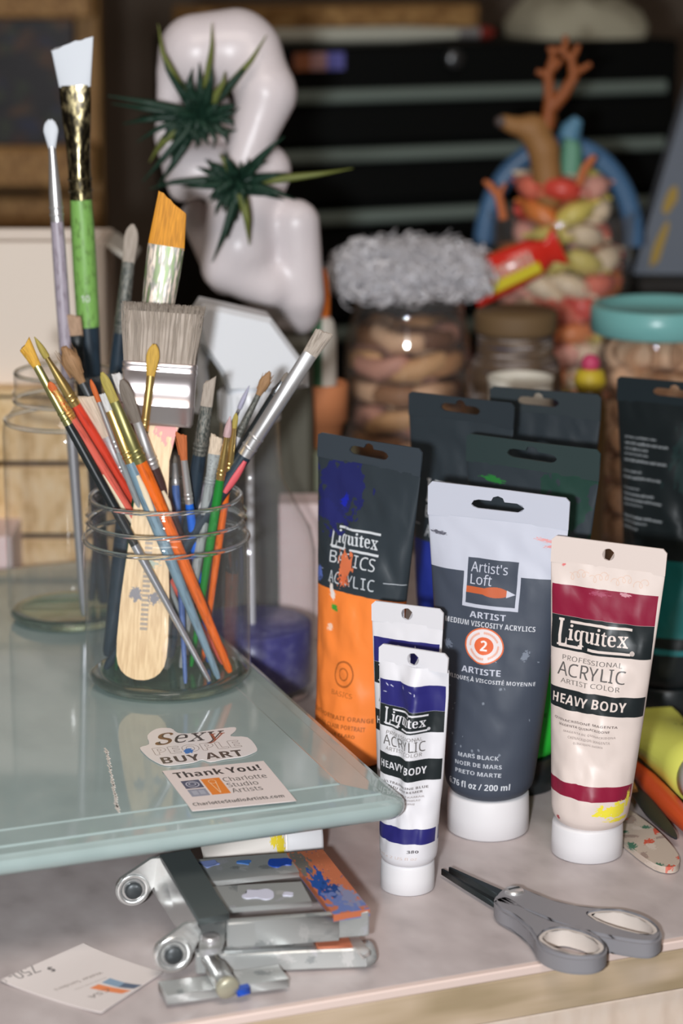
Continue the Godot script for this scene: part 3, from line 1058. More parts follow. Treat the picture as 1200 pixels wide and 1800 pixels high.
func tubes() -> void:
	var ink := rgb(30, 36, 38)
	# --- slate tube with a white top
	var w := 512
	var h := 1100
	var white := rgb(198, 201, 214)
	var slate := rgb(68, 75, 88)
	var im := paper(w, h, slate)
	rect(im, 0, 0, w, h * 0.185, white)
	smear(im, 40, 70, 30, 7, rgb(96, 96, 108), 0.1)
	smear(im, 440, 55, 34, 6, rgb(226, 160, 160), 0.1, 0.9)
	smear(im, 460, 75, 24, 5, rgb(224, 150, 150), -0.2, 0.9)
	rect(im, w * 0.29, h * 0.125, w * 0.71, h * 0.305, white)
	rect(im, w * 0.315, h * 0.135, w * 0.685, h * 0.293, slate)
	write(im, "Artist's", "Droid Sans", w * 0.475, h * 0.165, h * 0.036, w * 0.27, white)
	write(im, "Loft", "Droid Sans", w * 0.42, h * 0.207, h * 0.036, w * 0.16, white)
	rect(im, w * 0.315, h * 0.234, w * 0.45, h * 0.256, rgb(196, 96, 56))
	disc(im, w * 0.53, h * 0.245, w * 0.1, h * 0.018, rgb(196, 96, 56))
	fill_tri(im, Vector2(w * 0.615, h * 0.234), Vector2(w * 0.68, h * 0.247), Vector2(w * 0.615, h * 0.26), white)
	write(im, "ARTIST", "Droid Sans Bold", w * 0.49, h * 0.329, h * 0.022, w * 0.27, white)
	write(im, "MEDIUM VISCOSITY ACRYLICS", "Droid Sans Bold", w * 0.5, h * 0.36, h * 0.019, w * 0.68, rgb(206, 208, 214))
	disc(im, w * 0.48, h * 0.432, w * 0.147, h * 0.062, rgb(226, 110, 66))
	disc(im, w * 0.48, h * 0.432, w * 0.136, h * 0.057, rgb(232, 222, 222))
	for k in 44:
		if k % 11 < 9:
			var a := TAU * k / 44.0
			disc(im, w * 0.48 + cos(a) * w * 0.104, h * 0.432 + sin(a) * h * 0.044, 4, 5, rgb(232, 178, 160))
	disc(im, w * 0.48, h * 0.432, w * 0.07, h * 0.03, rgb(226, 104, 60))
	write(im, "2", "Droid Sans Bold", w * 0.48, h * 0.432, h * 0.036, 0, rgb(240, 232, 230))
	write(im, "ARTISTE", "Droid Sans Bold", w * 0.47, h * 0.521, h * 0.022, w * 0.3, white)
	write(im, "ACRYLIQUES À VISCOSITÉ MOYENNE", "Droid Sans Bold", w * 0.5, h * 0.553, h * 0.02, w * 0.74, rgb(206, 208, 214))
	for k in 26:
		smear(im, rng.randf_range(40, 470), rng.randf_range(520, 900), rng.randf_range(1.5, 5), rng.randf_range(1.5, 6), rgb(128, 136, 148), rng.randf() * 3.0, 0.5)
	smear(im, 96, 490, 18, 14, rgb(110, 118, 134), 0.5)
	smear(im, 400, 500, 12, 22, rgb(120, 128, 142), 0.5)
	write(im, "MARS BLACK", "Droid Sans Bold", w * 0.5, h * 0.82, h * 0.014, w * 0.3, rgb(190, 194, 202))
	write(im, "NOIR DE MARS", "Droid Sans Bold", w * 0.5, h * 0.85, h * 0.014, w * 0.35, rgb(190, 194, 202))
	write(im, "PRETO MARTE", "Droid Sans Bold", w * 0.5, h * 0.88, h * 0.014, w * 0.35, rgb(190, 194, 202))
	write(im, "6.76 fl oz / 200 ml", "Droid Sans Bold", w * 0.5, h * 0.925, h * 0.024, w * 0.5, rgb(214, 218, 224))
	paint_tube({"base": [857, 1455], "top": [876, 860], "yaw": 22.0, "cap_r": 0.0213, "cap_h": 0.0215, "width": 0.0745, "crimp": 0.016, "hole": "slot", "hole_down": 0.0005, "cap_mat": M.white_cap, "body_mat": tube_mat(im, 0.42), "crimp_mat": mat(white, 0.4), "label": "large slate grey paint tube with white top and a circled number 2", "crumple": 0.0006, "full": 1.05, "crimp_drop": 0.0006})
	# --- magenta professional tube
	var cream := rgb(226, 211, 203)
	var mag := rgb(140, 30, 58)
	im = pro_label(cream, mag, [0.085, 0.2, 0.325, 0.47, 0.545, 0.81, 0.865], 512, 1180)
	small_print(im, 220, 1180 * 0.585, 330, ["QUINACRIDONE MAGENTA", "MAGENTA QUINACRIDONE"], 22, 13, rgb(120, 108, 104))
	small_print(im, 250, 1180 * 0.625, 260, ["MAGENTA DE QUINACRIDONA", "CHINACRIDON MAGENTA", "QUINACRIDONE MAGENTA"], 22, 11, rgb(166, 152, 146))
	for k in 400:                           # faint scribble
		var s := k / 400.0
		if fmod(s, 0.27) > 0.05:
			disc(im, 70 + 370 * s + 12.0 * cos(s * 90.0), 50 + 15 * sin(s * 90.0) + 10.0 * sin(s * 23.0), 2.0, 2.0, rgb(224, 196, 180))
	smear(im, 390, 1060, 74, 30, rgb(240, 226, 70), -0.15, 0.6)
	smear(im, 430, 1105, 60, 9, rgb(240, 222, 60), -0.05, 0.6)
	smear(im, 470, 1020, 14, 40, rgb(240, 226, 80), 0.1, 0.6)
	smear(im, 130, 1128, 12, 9, rgb(168, 36, 52), 0.0)
	smear(im, 60, 12, 10, 6, rgb(226, 120, 120), -0.8)
	smear(im, 350, 110, 26, 8, rgb(206, 150, 160), 0.1)
	smear(im, 240, 120, 40, 9, rgb(164, 70, 96), 0.0, 0.9)
	paint_tube({"base": [1031, 1497], "top": [1071, 953], "yaw": 19.0, "cap_r": 0.0181, "cap_h": 0.0175, "width": 0.0575, "crimp": 0.0125, "hole": "round", "cap_mat": M.white_cap, "body_mat": tube_mat(im, 0.3), "crimp_mat": mat(cream, 0.3), "label": "cream paint tube with dark magenta bands and yellow smears", "crumple": 0.0011, "full": 0.9})
	# --- indigo professional tubes, one behind the other
	var pale := rgb(224, 222, 226)
	var ind := rgb(44, 42, 112)
	var indigo := func(sd: int) -> StandardMaterial3D:
		var i2 := pro_label(pale, ind, [0.085, 0.21, 0.315, 0.445, 0.55, 0.785, 0.86], 384, 1080)
		small_print(i2, 190, 1080 * 0.58, 260, ["ULTRAMARINE BLUE", "BLEU OUTREMER"], 22, 12, rgb(110, 104, 104))
		small_print(i2, 200, 1080 * 0.625, 200, ["AZUL ULTRAMAR", "ULTRAMARINBLAU", "BLU OLTREMARE"], 20, 9, rgb(160, 152, 152))
		write(i2, "59 ml e 2 US fl oz", "Droid Sans", 170, 1080 * 0.93, 16, 220, rgb(206, 186, 176))
		write(i2, "380", "Droid Sans Bold", 260, 1080 * 0.895, 15, 50, rgb(70, 66, 70))
		for k in 6:
			smear(i2, rng.randf_range(30, 250), rng.randf_range(100, 170), 9, 3, rgb(196, 196, 216), 0.3 * k)
		return tube_mat(i2, 0.34)
	var fold := func(p: Vector3, s: float, a: float) -> Vector3:     # squeezed: a crease down the right-hand side
		var q := p.x / a
		var f := smoothstep(0.2, 0.5, s) * (1.0 - 0.5 * smoothstep(0.85, 1.0, s))
		p.z += 0.0045 * f * exp(-pow((q - 0.18) / 0.22, 2.0)) - 0.003 * f * smoothstep(0.3, 0.7, q)
		return p
	paint_tube({"base": [716, 1558], "top": [727, 1140], "yaw": 26.0, "cap_r": 0.0133, "cap_h": 0.015, "width": 0.036, "crimp": 0.0085, "hole": "round", "cap_mat": M.white_cap, "body_mat": indigo.call(1), "crimp_mat": mat(pale, 0.34), "label": "small squeezed white paint tube with indigo bands in front of its twin", "crumple": 0.0012, "full": 0.85, "warp": fold, "hole_down": 0.001})
	paint_tube({"base": [712, 1481], "top": [716, 1063], "yaw": 24.0, "cap_r": 0.0133, "cap_h": 0.015, "width": 0.0385, "crimp": 0.0095, "hole": "round", "cap_mat": M.white_cap, "body_mat": indigo.call(2), "crimp_mat": mat(pale, 0.34), "label": "white paint tube with indigo bands standing behind a smaller squeezed one", "crumple": 0.0008, "full": 0.7})
	# --- black student tubes
	var coal := rgb(50, 58, 64)
	var basics := func(lower: Color, at: float, lettering: bool) -> Image:
		var i2 := paper(512, 1180, coal)
		rect(i2, 0, 1180 * at, 512, 1180, lower)
		if lettering:
			maker_logo(i2, 240, 1180 * 0.245, 265, rgb(214, 218, 222))
			write(i2, "BASICS", "Droid Sans Mono", 235, 1180 * 0.312, 48, 240, rgb(214, 218, 222))
			write(i2, "ACRYLIC", "Droid Sans Mono", 235, 1180 * 0.378, 46, 250, rgb(206, 212, 218))
			rect(i2, 10, 1180 * 0.362, 70, 1180 * 0.365, rgb(190, 196, 202))
			rect(i2, 400, 1180 * 0.362, 505, 1180 * 0.365, rgb(190, 196, 202))
		disc(i2, 260, 1180 * 0.68, 52, 52, lower.darkened(0.3), 0.86)
		disc(i2, 260, 1180 * 0.68, 26, 26, lower.darkened(0.3), 0.8)
		write(i2, "BASICS", "Droid Sans", 260, 1180 * 0.745, 18, 110, lower.darkened(0.3))
		small_print(i2, 250, 1180 * 0.82, 360, ["LIGHT PORTRAIT ORANGE", "ORANGE CLAIR PORTRAIT", "NARANJA CLARO"], 34, 17, lower.darkened(0.35))
		return i2
	im = basics.call(rgb(252, 138, 62), 0.42, true)
	smear(im, 130, 120, 120, 110, rgb(38, 42, 96), 0.3, 0.8)
	smear(im, 90, 210, 90, 60, rgb(40, 44, 104), 0.0, 0.8)
	smear(im, 160, 150, 16, 26, rgb(28, 40, 170), 0.5)
	smear(im, 200, 395, 34, 60, rgb(224, 122, 80), 0.0, 0.7)
	smear(im, 195, 450, 22, 22, rgb(220, 110, 70), 0.0, 0.7)
	smear(im, 165, 560, 18, 10, rgb(64, 160, 60), 0.4)
	smear(im, 40, 450, 24, 24, rgb(96, 118, 196), 0.0, 0.8)
	smear(im, 150, 640, 14, 14, rgb(250, 206, 180), 0.0)
	smear(im, 140, 500, 12, 34, rgb(236, 226, 220), -0.5, 0.5)
	paint_tube({"base": [617, 1392], "top": [650, 774], "yaw": 34.0, "cap_r": 0.0195, "cap_h": 0.02, "width": 0.0645, "crimp": 0.013, "hole": "slot", "cap_mat": M.black, "body_mat": tube_mat(im, 0.32), "crimp_mat": mat(rgb(58, 66, 74), 0.32), "label": "black paint tube with bright orange lower half and blue smears", "full": 0.9, "crimp_drop": -0.0008})
	im = basics.call(rgb(38, 52, 140), 0.415, true)
	paint_tube({"base": [800, 1300], "top": [810, 698], "yaw": 34.0, "cap_r": 0.0195, "cap_h": 0.02, "width": 0.068, "crimp": 0.013, "hole": "slot", "cap_mat": M.black, "body_mat": tube_mat(im), "crimp_mat": mat(coal, 0.35), "label": "black paint tube with dark blue lower half behind the slate tube", "full": 0.9, "crimp_drop": -0.0006})
	im = basics.call(rgb(44, 190, 60), 0.6, false)
	smear(im, 110, 60, 44, 12, rgb(44, 120, 56), 0.1)
	smear(im, 400, 100, 100, 160, rgb(36, 64, 56), 0.2, 0.8)
	paint_tube({"base": [915, 1378], "top": [936, 776], "yaw": 33.0, "cap_r": 0.0195, "cap_h": 0.02, "width": 0.0795, "crimp": 0.015, "hole": "slot", "cap_mat": M.black, "body_mat": tube_mat(im), "crimp_mat": mat(rgb(52, 66, 66), 0.35), "label": "black paint tube with bright green lower half behind the slate tube", "full": 0.9, "crimp_drop": -0.0008})
	im = paper(256, 512, rgb(44, 52, 58))
	rect(im, 0, 300, 256, 512, rgb(30, 36, 42))
	smear(im, 62, 90, 8, 8, rgb(196, 80, 120), 0.0)
	paint_tube({"base": [947, 1268], "top": [958, 686], "yaw": 26.0, "cap_r": 0.0195, "cap_h": 0.02, "width": 0.067, "crimp": 0.0135, "hole": "slot", "hole_x": -0.004, "cap_mat": M.black, "body_mat": tube_mat(im), "crimp_mat": mat(rgb(54, 62, 66), 0.35), "label": "plain black paint tube with red fleck on its crimp at the back", "full": 0.8, "crimp_drop": -0.0004})
	im = paper(512, 1180, rgb(28, 34, 36))
	rect(im, 0, 1180 * 0.53, 512, 1180 * 0.8, rgb(28, 104, 104))
	rect(im, 0, 1180 * 0.84, 512, 1180 * 0.86, rgb(40, 112, 116))
	for k in 17:
		if k in [5, 8, 13]:
			continue
		var ww := 150.0 + 60.0 * sin(k * 1.9)
		write(im, ["permanent and lightfast colour", "use with mediums and varnish", "clean brushes with water"][k % 3], "Droid Sans Bold", 40 + ww / 2.0, 150 + k * 23, 12, ww, rgb(176, 182, 186))
	smear(im, 330, 200, 50, 130, rgb(32, 48, 48), 0.2, 0.9)
	paint_tube({"base": [1172, 1245], "top": [1186, 670], "yaw": 33.0, "cap_r": 0.022, "cap_h": 0.018, "width": 0.0735, "crimp": 0.014, "hole": "slot", "cap_mat": M.black, "body_mat": tube_mat(im, 0.3), "crimp_mat": mat(rgb(40, 48, 52), 0.22), "label": "black paint tube with teal lower half and lines of small white print", "full": 1.0, "crimp_drop": -0.0006})

# ---------------------------------------------------------------- glass jars and brushes
func jar_shape(R: float, rim: float, H: float, shoulder: float, neck: float) -> Array:
	var t := 0.0028
	return [[R * 0.9, 0.001], [R * 0.97, 0.004], [R, 0.009], [R, shoulder - 0.012], [R * 0.985, shoulder - 0.006], [lerpf(R, rim, 0.55), shoulder], [rim * 1.0, shoulder + 0.005], [rim * 0.985, neck], [rim * 1.035, neck + 0.0022], [rim * 0.985, neck + 0.0042], [rim * 1.03, neck + 0.0064], [rim * 0.985, neck + 0.0085], [rim * 0.985, H - 0.0025], [rim * 0.97, H - 0.0006], [rim * 0.95, H], [rim * 0.92, H - 0.0006], [rim * 0.915, H - 0.0025], [rim * 0.925, H - 0.004]]

func jar_base(t: Node3D, R: float) -> void:
	var mb := MB.new()
	lathe(mb, [[0.0, 0.0008], [R * 0.78, 0.0], [R * 0.9, 0.001], [R * 0.965, 0.0042], [R * 0.9, 0.0062], [R * 0.76, 0.0056], [0.0, 0.005]], 72)
	part(t, "base", mb.mesh(), M.bottom, "thick greenish glass base")

func jar_rings(t: Node3D, R: float, rim: float, H: float, shoulder: float, neck: float) -> void:   # thick lip, thread and shoulder beads
	for e in [["lip", rim * 0.955, H - 0.0012, 0.0011], ["thread", rim * 0.99, neck + 0.0022, 0.0011], ["shoulder_bead", lerpf(R, rim, 0.3), shoulder - 0.003, 0.0013]]:
		var mb := MB.new()
		var ring := []
		for k in 10:
			ring.append([e[1] + cos(TAU * k / 10) * e[3], e[2] + sin(TAU * k / 10) * e[3]])
		lathe(mb, ring, 72, Transform3D(), true)
		part(t, e[0], mb.mesh(), M.rim_glass)

func jars() -> void:
	var j1 := on(297, 1195, PAL) + Vector3(0, 0.0003, 0)
	var t := thing("brush_jar", "short clear glass jar holding many paintbrushes on the palette", "jar", Transform3D(Basis(), j1))
	var mb := MB.new()
	lathe(mb, jar_shape(0.0443, 0.0418, 0.1035, 0.083, 0.0875), 72)
	part(t, "glass", mb.mesh(), M.glass)
	jar_base(t, 0.0443)
	jar_rings(t, 0.0443, 0.0418, 0.1035, 0.083, 0.0875)
	var j2 := on(127, 1085, PAL) + Vector3(0, 0.0003, 0)
	t = thing("brush_jar", "tall clear glass jar holding long-handled brushes behind the short jar", "jar", Transform3D(Basis(), j2))
	mb = MB.new()
	lathe(mb, jar_shape(0.0372, 0.0298, 0.1475, 0.122, 0.1285), 72)
	part(t, "glass", mb.mesh(), M.glass)
	jar_base(t, 0.0372)
	jar_rings(t, 0.0372, 0.0298, 0.1475, 0.122, 0.1285)
	var fy := j1.y + 0.0075
	var L := [
		{"label": "brush with splayed yellow tip and black handle dipped in silver", "a": [368, 0.026], "b": [44, 606, 0.012], "q": 643, "r": 742, "w": [27, 15, 15], "tip": "flat", "hair": M.hair_yellow, "ferrule": M.gold_green, "handle": M.h_black, "dip": 958, "dip_mat": M.h_silver, "hairs": 16, "shear": 0.5, "flat": 0.6},
		{"label": "brush with red-splattered gold ferrule and pink-red handle", "a": [392, -0.004], "b": [86, 672, 0.016], "q": 686, "r": 733, "w": [14, 16, 15], "tip": "filbert", "hair": M.hair_red, "ferrule": M.f_gold_red, "handle": M.h_pink, "patch": [[930, 830, M.cream, -0.8]]},
		{"label": "small pointed yellow round brush with gold ferrule and red handle", "a": [398, -0.018], "b": [61, 593, 0.006], "q": 625, "r": 708, "w": [11, 17, 9], "tip": "round", "flat": 1.0, "hair": M.hair_olive, "ferrule": M.gold, "handle": M.h_red},
		{"label": "fluffy brown mop brush with grey ferrule", "a": [388, -0.026], "b": [112, 610, -0.012], "q": 670, "r": 730, "w": [34, 12, 14], "tip": "mop", "flat": 0.7, "hair": M.hair_brown, "ferrule": M.steel_dark, "handle": M.h_black, "hairs": 34},
		{"label": "wide cream flat brush with grey ferrule", "a": [378, -0.018], "b": [150, 698, 0.0], "q": 768, "r": 830, "w": [30, 15, 20], "tip": "flat", "hair": M.hair_cream, "ferrule": M.steel, "handle": M.h_grey, "shear": -0.4, "hairs": 10},
		{"label": "thin round brush with orange tip and silver ferrule", "a": [352, 0.0], "b": [159, 668, 0.012], "q": 706, "r": 790, "w": [10, 10, 9], "tip": "filbert", "flat": 0.9, "hair": M.hair_red, "ferrule": M.steel, "handle": M.h_grey},
		{"label": "brush with white tip, shiny gold ferrule and worn blue-grey handle", "a": [384, 0.021], "b": [181, 692, 0.016], "q": 722, "r": 808, "w": [14, 19, 16], "tip": "flat", "hair": M.hair_white, "ferrule": M.gold, "handle": M.h_blue_grey, "patch": [[905, 835, M.cream, 0.7]]},
		{"label": "olive filbert brush with gold-green ferrule and bright orange handle", "a": [404, 0.01], "b": [179, 655, 0.02], "q": 706, "r": 808, "w": [18, 22, 18], "tip": "filbert", "hair": M.hair_olive, "ferrule": M.gold_green, "handle": M.h_orange, "flat": 0.5},
		{"label": "white-tipped brush with steel ferrule half hidden among the others", "a": [330, -0.02], "b": [204, 657, 0.0], "q": 690, "r": 745, "w": [17, 14, 14], "tip": "flat", "hair": M.hair_white, "ferrule": M.steel, "handle": M.h_white, "hairs": 8},
		{"label": "worn grey filbert brush with steel ferrule and dark brown handle", "a": [394, -0.006], "b": [214, 668, 0.012], "q": 742, "r": 818, "w": [24, 19, 17], "tip": "filbert", "hair": M.hair_dark, "ferrule": M.steel, "handle": M.h_brown, "patch": [[900, 860, M.cream, 0.5]]},
		{"label": "golden filbert brush with slim gold ferrule in front of the wide brush", "a": [204, 0.006], "b": [271, 606, 0.002], "q": 660, "r": 752, "w": [24, 13, 14], "tip": "filbert", "hair": M.hair_gold, "ferrule": M.gold, "handle": M.h_dark_green, "flat": 0.5},
		{"label": "small flat brush with rust tip, steel ferrule and bright blue handle", "a": [366, -0.008], "b": [318, 764, 0.016], "q": 808, "r": 880, "w": [20, 13, 12], "tip": "flat", "hair": M.hair_rust, "ferrule": M.steel, "handle": M.h_blue, "shear": -0.5, "hairs": 6},
		{"label": "brush with slate blue handle hidden behind the wide brush", "a": [326, 0.03], "b": [306, 800, -0.03], "q": 815, "r": 850, "w": [10, 12, 10], "tip": "filbert", "hair": M.hair_dark, "ferrule": M.steel, "handle": M.h_slate_blue},
		{"label": "worn grey flat brush with paint-crusted ferrule and dark handle", "a": [300, -0.016], "b": [369, 668, 0.0], "q": 714, "r": 794, "w": [20, 22, 22], "tip": "flat", "hair": M.hair_grey, "ferrule": M.f_paint, "handle": M.h_navy, "shear": 0.7, "hairs": 12},
		{"label": "cream flat brush with pale grey handle between dark and green handles", "a": [318, 0.002], "b": [381, 768, 0.008], "q": 798, "r": 850, "w": [22, 16, 22], "tip": "flat", "hair": M.hair_cream, "ferrule": M.h_grey, "handle": M.h_grey, "shear": -0.35, "hairs": 6},
		{"label": "pink-tipped thin brush with gold ferrule and green handle", "a": [336, 0.0], "b": [404, 733, 0.014], "q": 764, "r": 838, "w": [12, 14, 9], "tip": "round", "flat": 1.0, "hair": M.hair_pink, "ferrule": M.gold, "handle": M.h_green},
		{"label": "thin brush with short gold tip, gold ferrule and orange handle", "a": [356, -0.008], "b": [415, 727, 0.01], "q": 752, "r": 826, "w": [10, 13, 9], "tip": "filbert", "hair": M.hair_olive, "ferrule": M.gold, "handle": M.h_orange},
		{"label": "very thin brush with lilac tip and silver ferrule", "a": [232, -0.02], "b": [438, 678, -0.006], "q": 715, "r": 765, "w": [8, 8, 6], "tip": "round", "flat": 1.0, "hair": M.hair_lilac, "ferrule": M.h_silver, "handle": M.h_lilac},
		{"label": "brown-tipped brush with glittering silver ferrule", "a": [222, -0.012], "b": [474, 654, -0.002], "q": 694, "r": 762, "w": [20, 12, 10], "tip": "mop", "flat": 0.6, "hair": M.hair_brown, "ferrule": M.f_paint, "handle": M.h_white, "hairs": 18},
		{"label": "thin black-handled brush with dark ferrule leaning to the spray bottle", "a": [200, -0.014], "b": [505, 655, 0.0], "q": 670, "r": 690, "w": [8, 13, 8], "tip": "filbert", "hair": M.hair_dark, "ferrule": M.steel_dark, "handle": M.h_black},
		{"label": "long worn flat brush with broad steel ferrule and navy handle, leaning far out", "a": [186, 0.004], "b": [570, 584, 0.006], "q": 622, "r": 796, "w": [32, 24, 27], "tip": "flat", "hair": M.hair_grey, "ferrule": M.steel, "handle": M.h_navy, "shear": 0.2, "hairs": 12, "patch": [[860, 805, mat(rgb(226, 96, 104), 0.4), 0.9]]},
		{"label": "orange angled flat brush with olive ferrule behind the wide brush", "a": [190, -0.018], "b": [303, 356, -0.034], "q": 432, "r": 800, "w": [54, 36, 66], "tip": "flat", "hair": M.hair_orange, "ferrule": M.f_olive, "handle": M.h_navy, "shear": -0.65, "flat": 0.14},
	]
	for o in L:
		o.group = "brushes in the short jar"
		brush(j1, fy, o)
	wide_brush(j1, fy)
	fy = j2.y + 0.0075
	L = [
		{"label": "tall green-handled brush with slanted white bristles and dark gold ferrule", "a": [182, -0.004], "b": [127, 76, -0.01], "q": 150, "r": 346, "w": [76, 43, 56], "stout": 1.0, "print": ["10", 523], "tip": "flat", "hair": M.hair_soft, "ferrule": M.f_dark_gold, "handle": M.h_lime, "shear": 0.28, "flat": 0.16, "dip": 574, "dip_mat": M.h_navy},
		{"label": "tall grey round brush with white tip and steel ferrule", "a": [148, 0.022], "b": [88, 211, 0.008], "q": 258, "r": 385, "w": [27, 25, 13], "stout": 1.0, "tip": "filbert", "flat": 0.9, "hair": M.hair_soft, "ferrule": M.steel, "handle": M.h_lilac, "dip": 700, "dip_mat": M.h_silver},
		{"label": "short tan flat brush with black ferrule", "a": [196, 0.0], "b": [128, 555, 0.016], "q": 589, "r": 630, "w": [28, 18, 27], "tip": "flat", "hair": M.hair_tan, "ferrule": M.black, "handle": M.h_black, "shear": -0.3},
		{"label": "worn beige filbert brush with paint-streaked ferrule and navy handle", "a": [160, -0.01], "b": [233, 395, 0.0], "q": 460, "r": 580, "w": [26, 22, 22], "tip": "filbert", "hair": M.hair_grey, "ferrule": M.f_paint, "handle": M.h_navy},
	]
	for o in L:
		o.group = "brushes in the tall jar"
		brush(j2, fy, o)
	spray_bottle()

func wide_brush(jar: Vector3, fy: float) -> void:
	var B := deep(288, 536, jar.z - 0.016)
	var A := deep(247, 1208, jar.z + 0.024)
	A.y = fy + 0.0004
	var L := (B - A).length()
	var up := (B - A) / L
	var side := (Vector3.RIGHT - up * up.x).normalized()
	var t := thing("wide_paintbrush", "wide grey-bristled varnish brush with steel band and flat wooden handle", "paintbrush", Transform3D(Basis(side, up, side.cross(up)), A))
	var m := per_px(B.lerp(A, 0.4))
	var mb := MB.new()
	var pts := [Vector2(0, 0)]
	# handle outline, half widths in metres from the rounded end to the band
	var hs := [[0.0, 0.002], [0.0006, 0.0045], [0.002, 0.0075], [0.0045, 0.0102], [0.008, 0.0122], [0.013, 0.0132], [0.022, 0.0135], [0.045, 0.0128], [0.075, 0.0105], [0.1, 0.0088], [0.122, 0.0082], [0.136, 0.0105], [0.146, 0.0135]]
	var out := PackedVector2Array()
	for e in hs:
		out.append(Vector2(e[1], -e[0]))
	for i in range(hs.size() - 1, -1, -1):
		out.append(Vector2(-hs[i][1], -hs[i][0]))
	var yb := L * (1208.0 - 745.0) / (1208.0 - 536.0)
	var k := yb / 0.143
	for i in out.size():
		out[i].y *= k
	var lay := Transform3D(Basis(Vector3(1, 0, 0), Vector3(0, 0, 1), Vector3(0, -1, 0)), Vector3.ZERO)
	prism(mb, out, [], -0.003, 0.003, 0.0, lay, Rect2(-0.014, -0.15 * k, 0.028, 0.15 * k))
	var im := paper(128, 512, rgb(232, 196, 140))
	for y in 512:
		for x in 128:
			var q := noise.get_noise_2d(x * 0.09, y * 0.012)
			im.set_pixel(x, y, rgb(232, 198, 144).lerp(rgb(206, 166, 110), clampf(0.4 + q * 0.8, 0, 1)))
	for y in range(250, 420, 9):
		rect(im, 56, y, 74, y + 5, rgb(150, 132, 112))
	smear(im, 40, 350, 14, 12, rgb(110, 104, 110), 0.0, 0.5)
	smear(im, 86, 356, 14, 10, rgb(110, 104, 110), 0.0, 0.5)
	smear(im, 96, 20, 26, 40, rgb(226, 130, 120), 0.0, 0.9)
	smear(im, 70, 290, 18, 8, rgb(150, 160, 140), 0.0, 0.9)
	part(t, "handle", mb.mesh(), mat(rgb(255, 255, 255), 0.4, 0.0, tex(im)), "pale wooden handle with worn stamped print")
	mb = MB.new()
	var hw := 64.0 * m
	var ht := 104.0 * m
	loft(mb, [[yb - 0.002, hw * 0.94, 0.0042, 0, 0, 8.0], [yb, hw, 0.0062, 0, 0, 8.0], [yb + ht * 0.24, hw, 0.0062, 0, 0, 8.0], [yb + ht * 0.26, hw * 1.01, 0.0068, 0, 0, 8.0], [yb + ht * 0.29, hw * 1.01, 0.0068, 0, 0, 8.0], [yb + ht * 0.31, hw, 0.0062, 0, 0, 8.0], [yb + ht * 0.8, hw, 0.0064, 0, 0, 8.0], [yb + ht * 0.83, hw * 1.02, 0.0074, 0, 0, 8.0], [yb + ht * 0.88, hw * 1.02, 0.0074, 0, 0, 8.0], [yb + ht * 0.9, hw, 0.0064, 0, 0, 8.0], [yb + ht * 0.93, hw * 1.02, 0.0074, 0, 0, 8.0], [yb + ht * 0.98, hw * 1.02, 0.0074, 0, 0, 8.0], [yb + ht, hw, 0.0064, 0, 0, 8.0]], 40)
	part(t, "ferrule", mb.mesh(), mat(rgb(222, 212, 212), 0.28, 0.85))
	mb = MB.new()
	var y0 := yb + ht
	loft(mb, [[y0 - 0.002, hw * 0.98, 0.0058, 0, 0, 6.0], [y0 + (L - y0) * 0.5, hw * 1.03, 0.006, 0, 0, 6.0], [L - 0.004, hw * 1.08, 0.005, 0, 0, 6.0]], 32)
	for i in 900:
		var x := rng.randf_range(-1, 1)
		var z := rng.randf_range(-1, 1)
		var e := rng.randf_range(0.97, 1.03)
		pipe(mb, [Vector3(x * hw * 0.97, y0, z * 0.006), Vector3(x * hw * 1.04 + rng.randf_range(-0.001, 0.001), y0 + (L - y0) * 0.6, z * 0.0066), Vector3(x * hw * 1.1 + rng.randf_range(-0.0015, 0.0015), y0 + (L - y0) * e, z * 0.006)], [0.0003, 0.00026, 0.0001], 4)
	part(t, "bristles", mb.mesh(), M.hair_grey)

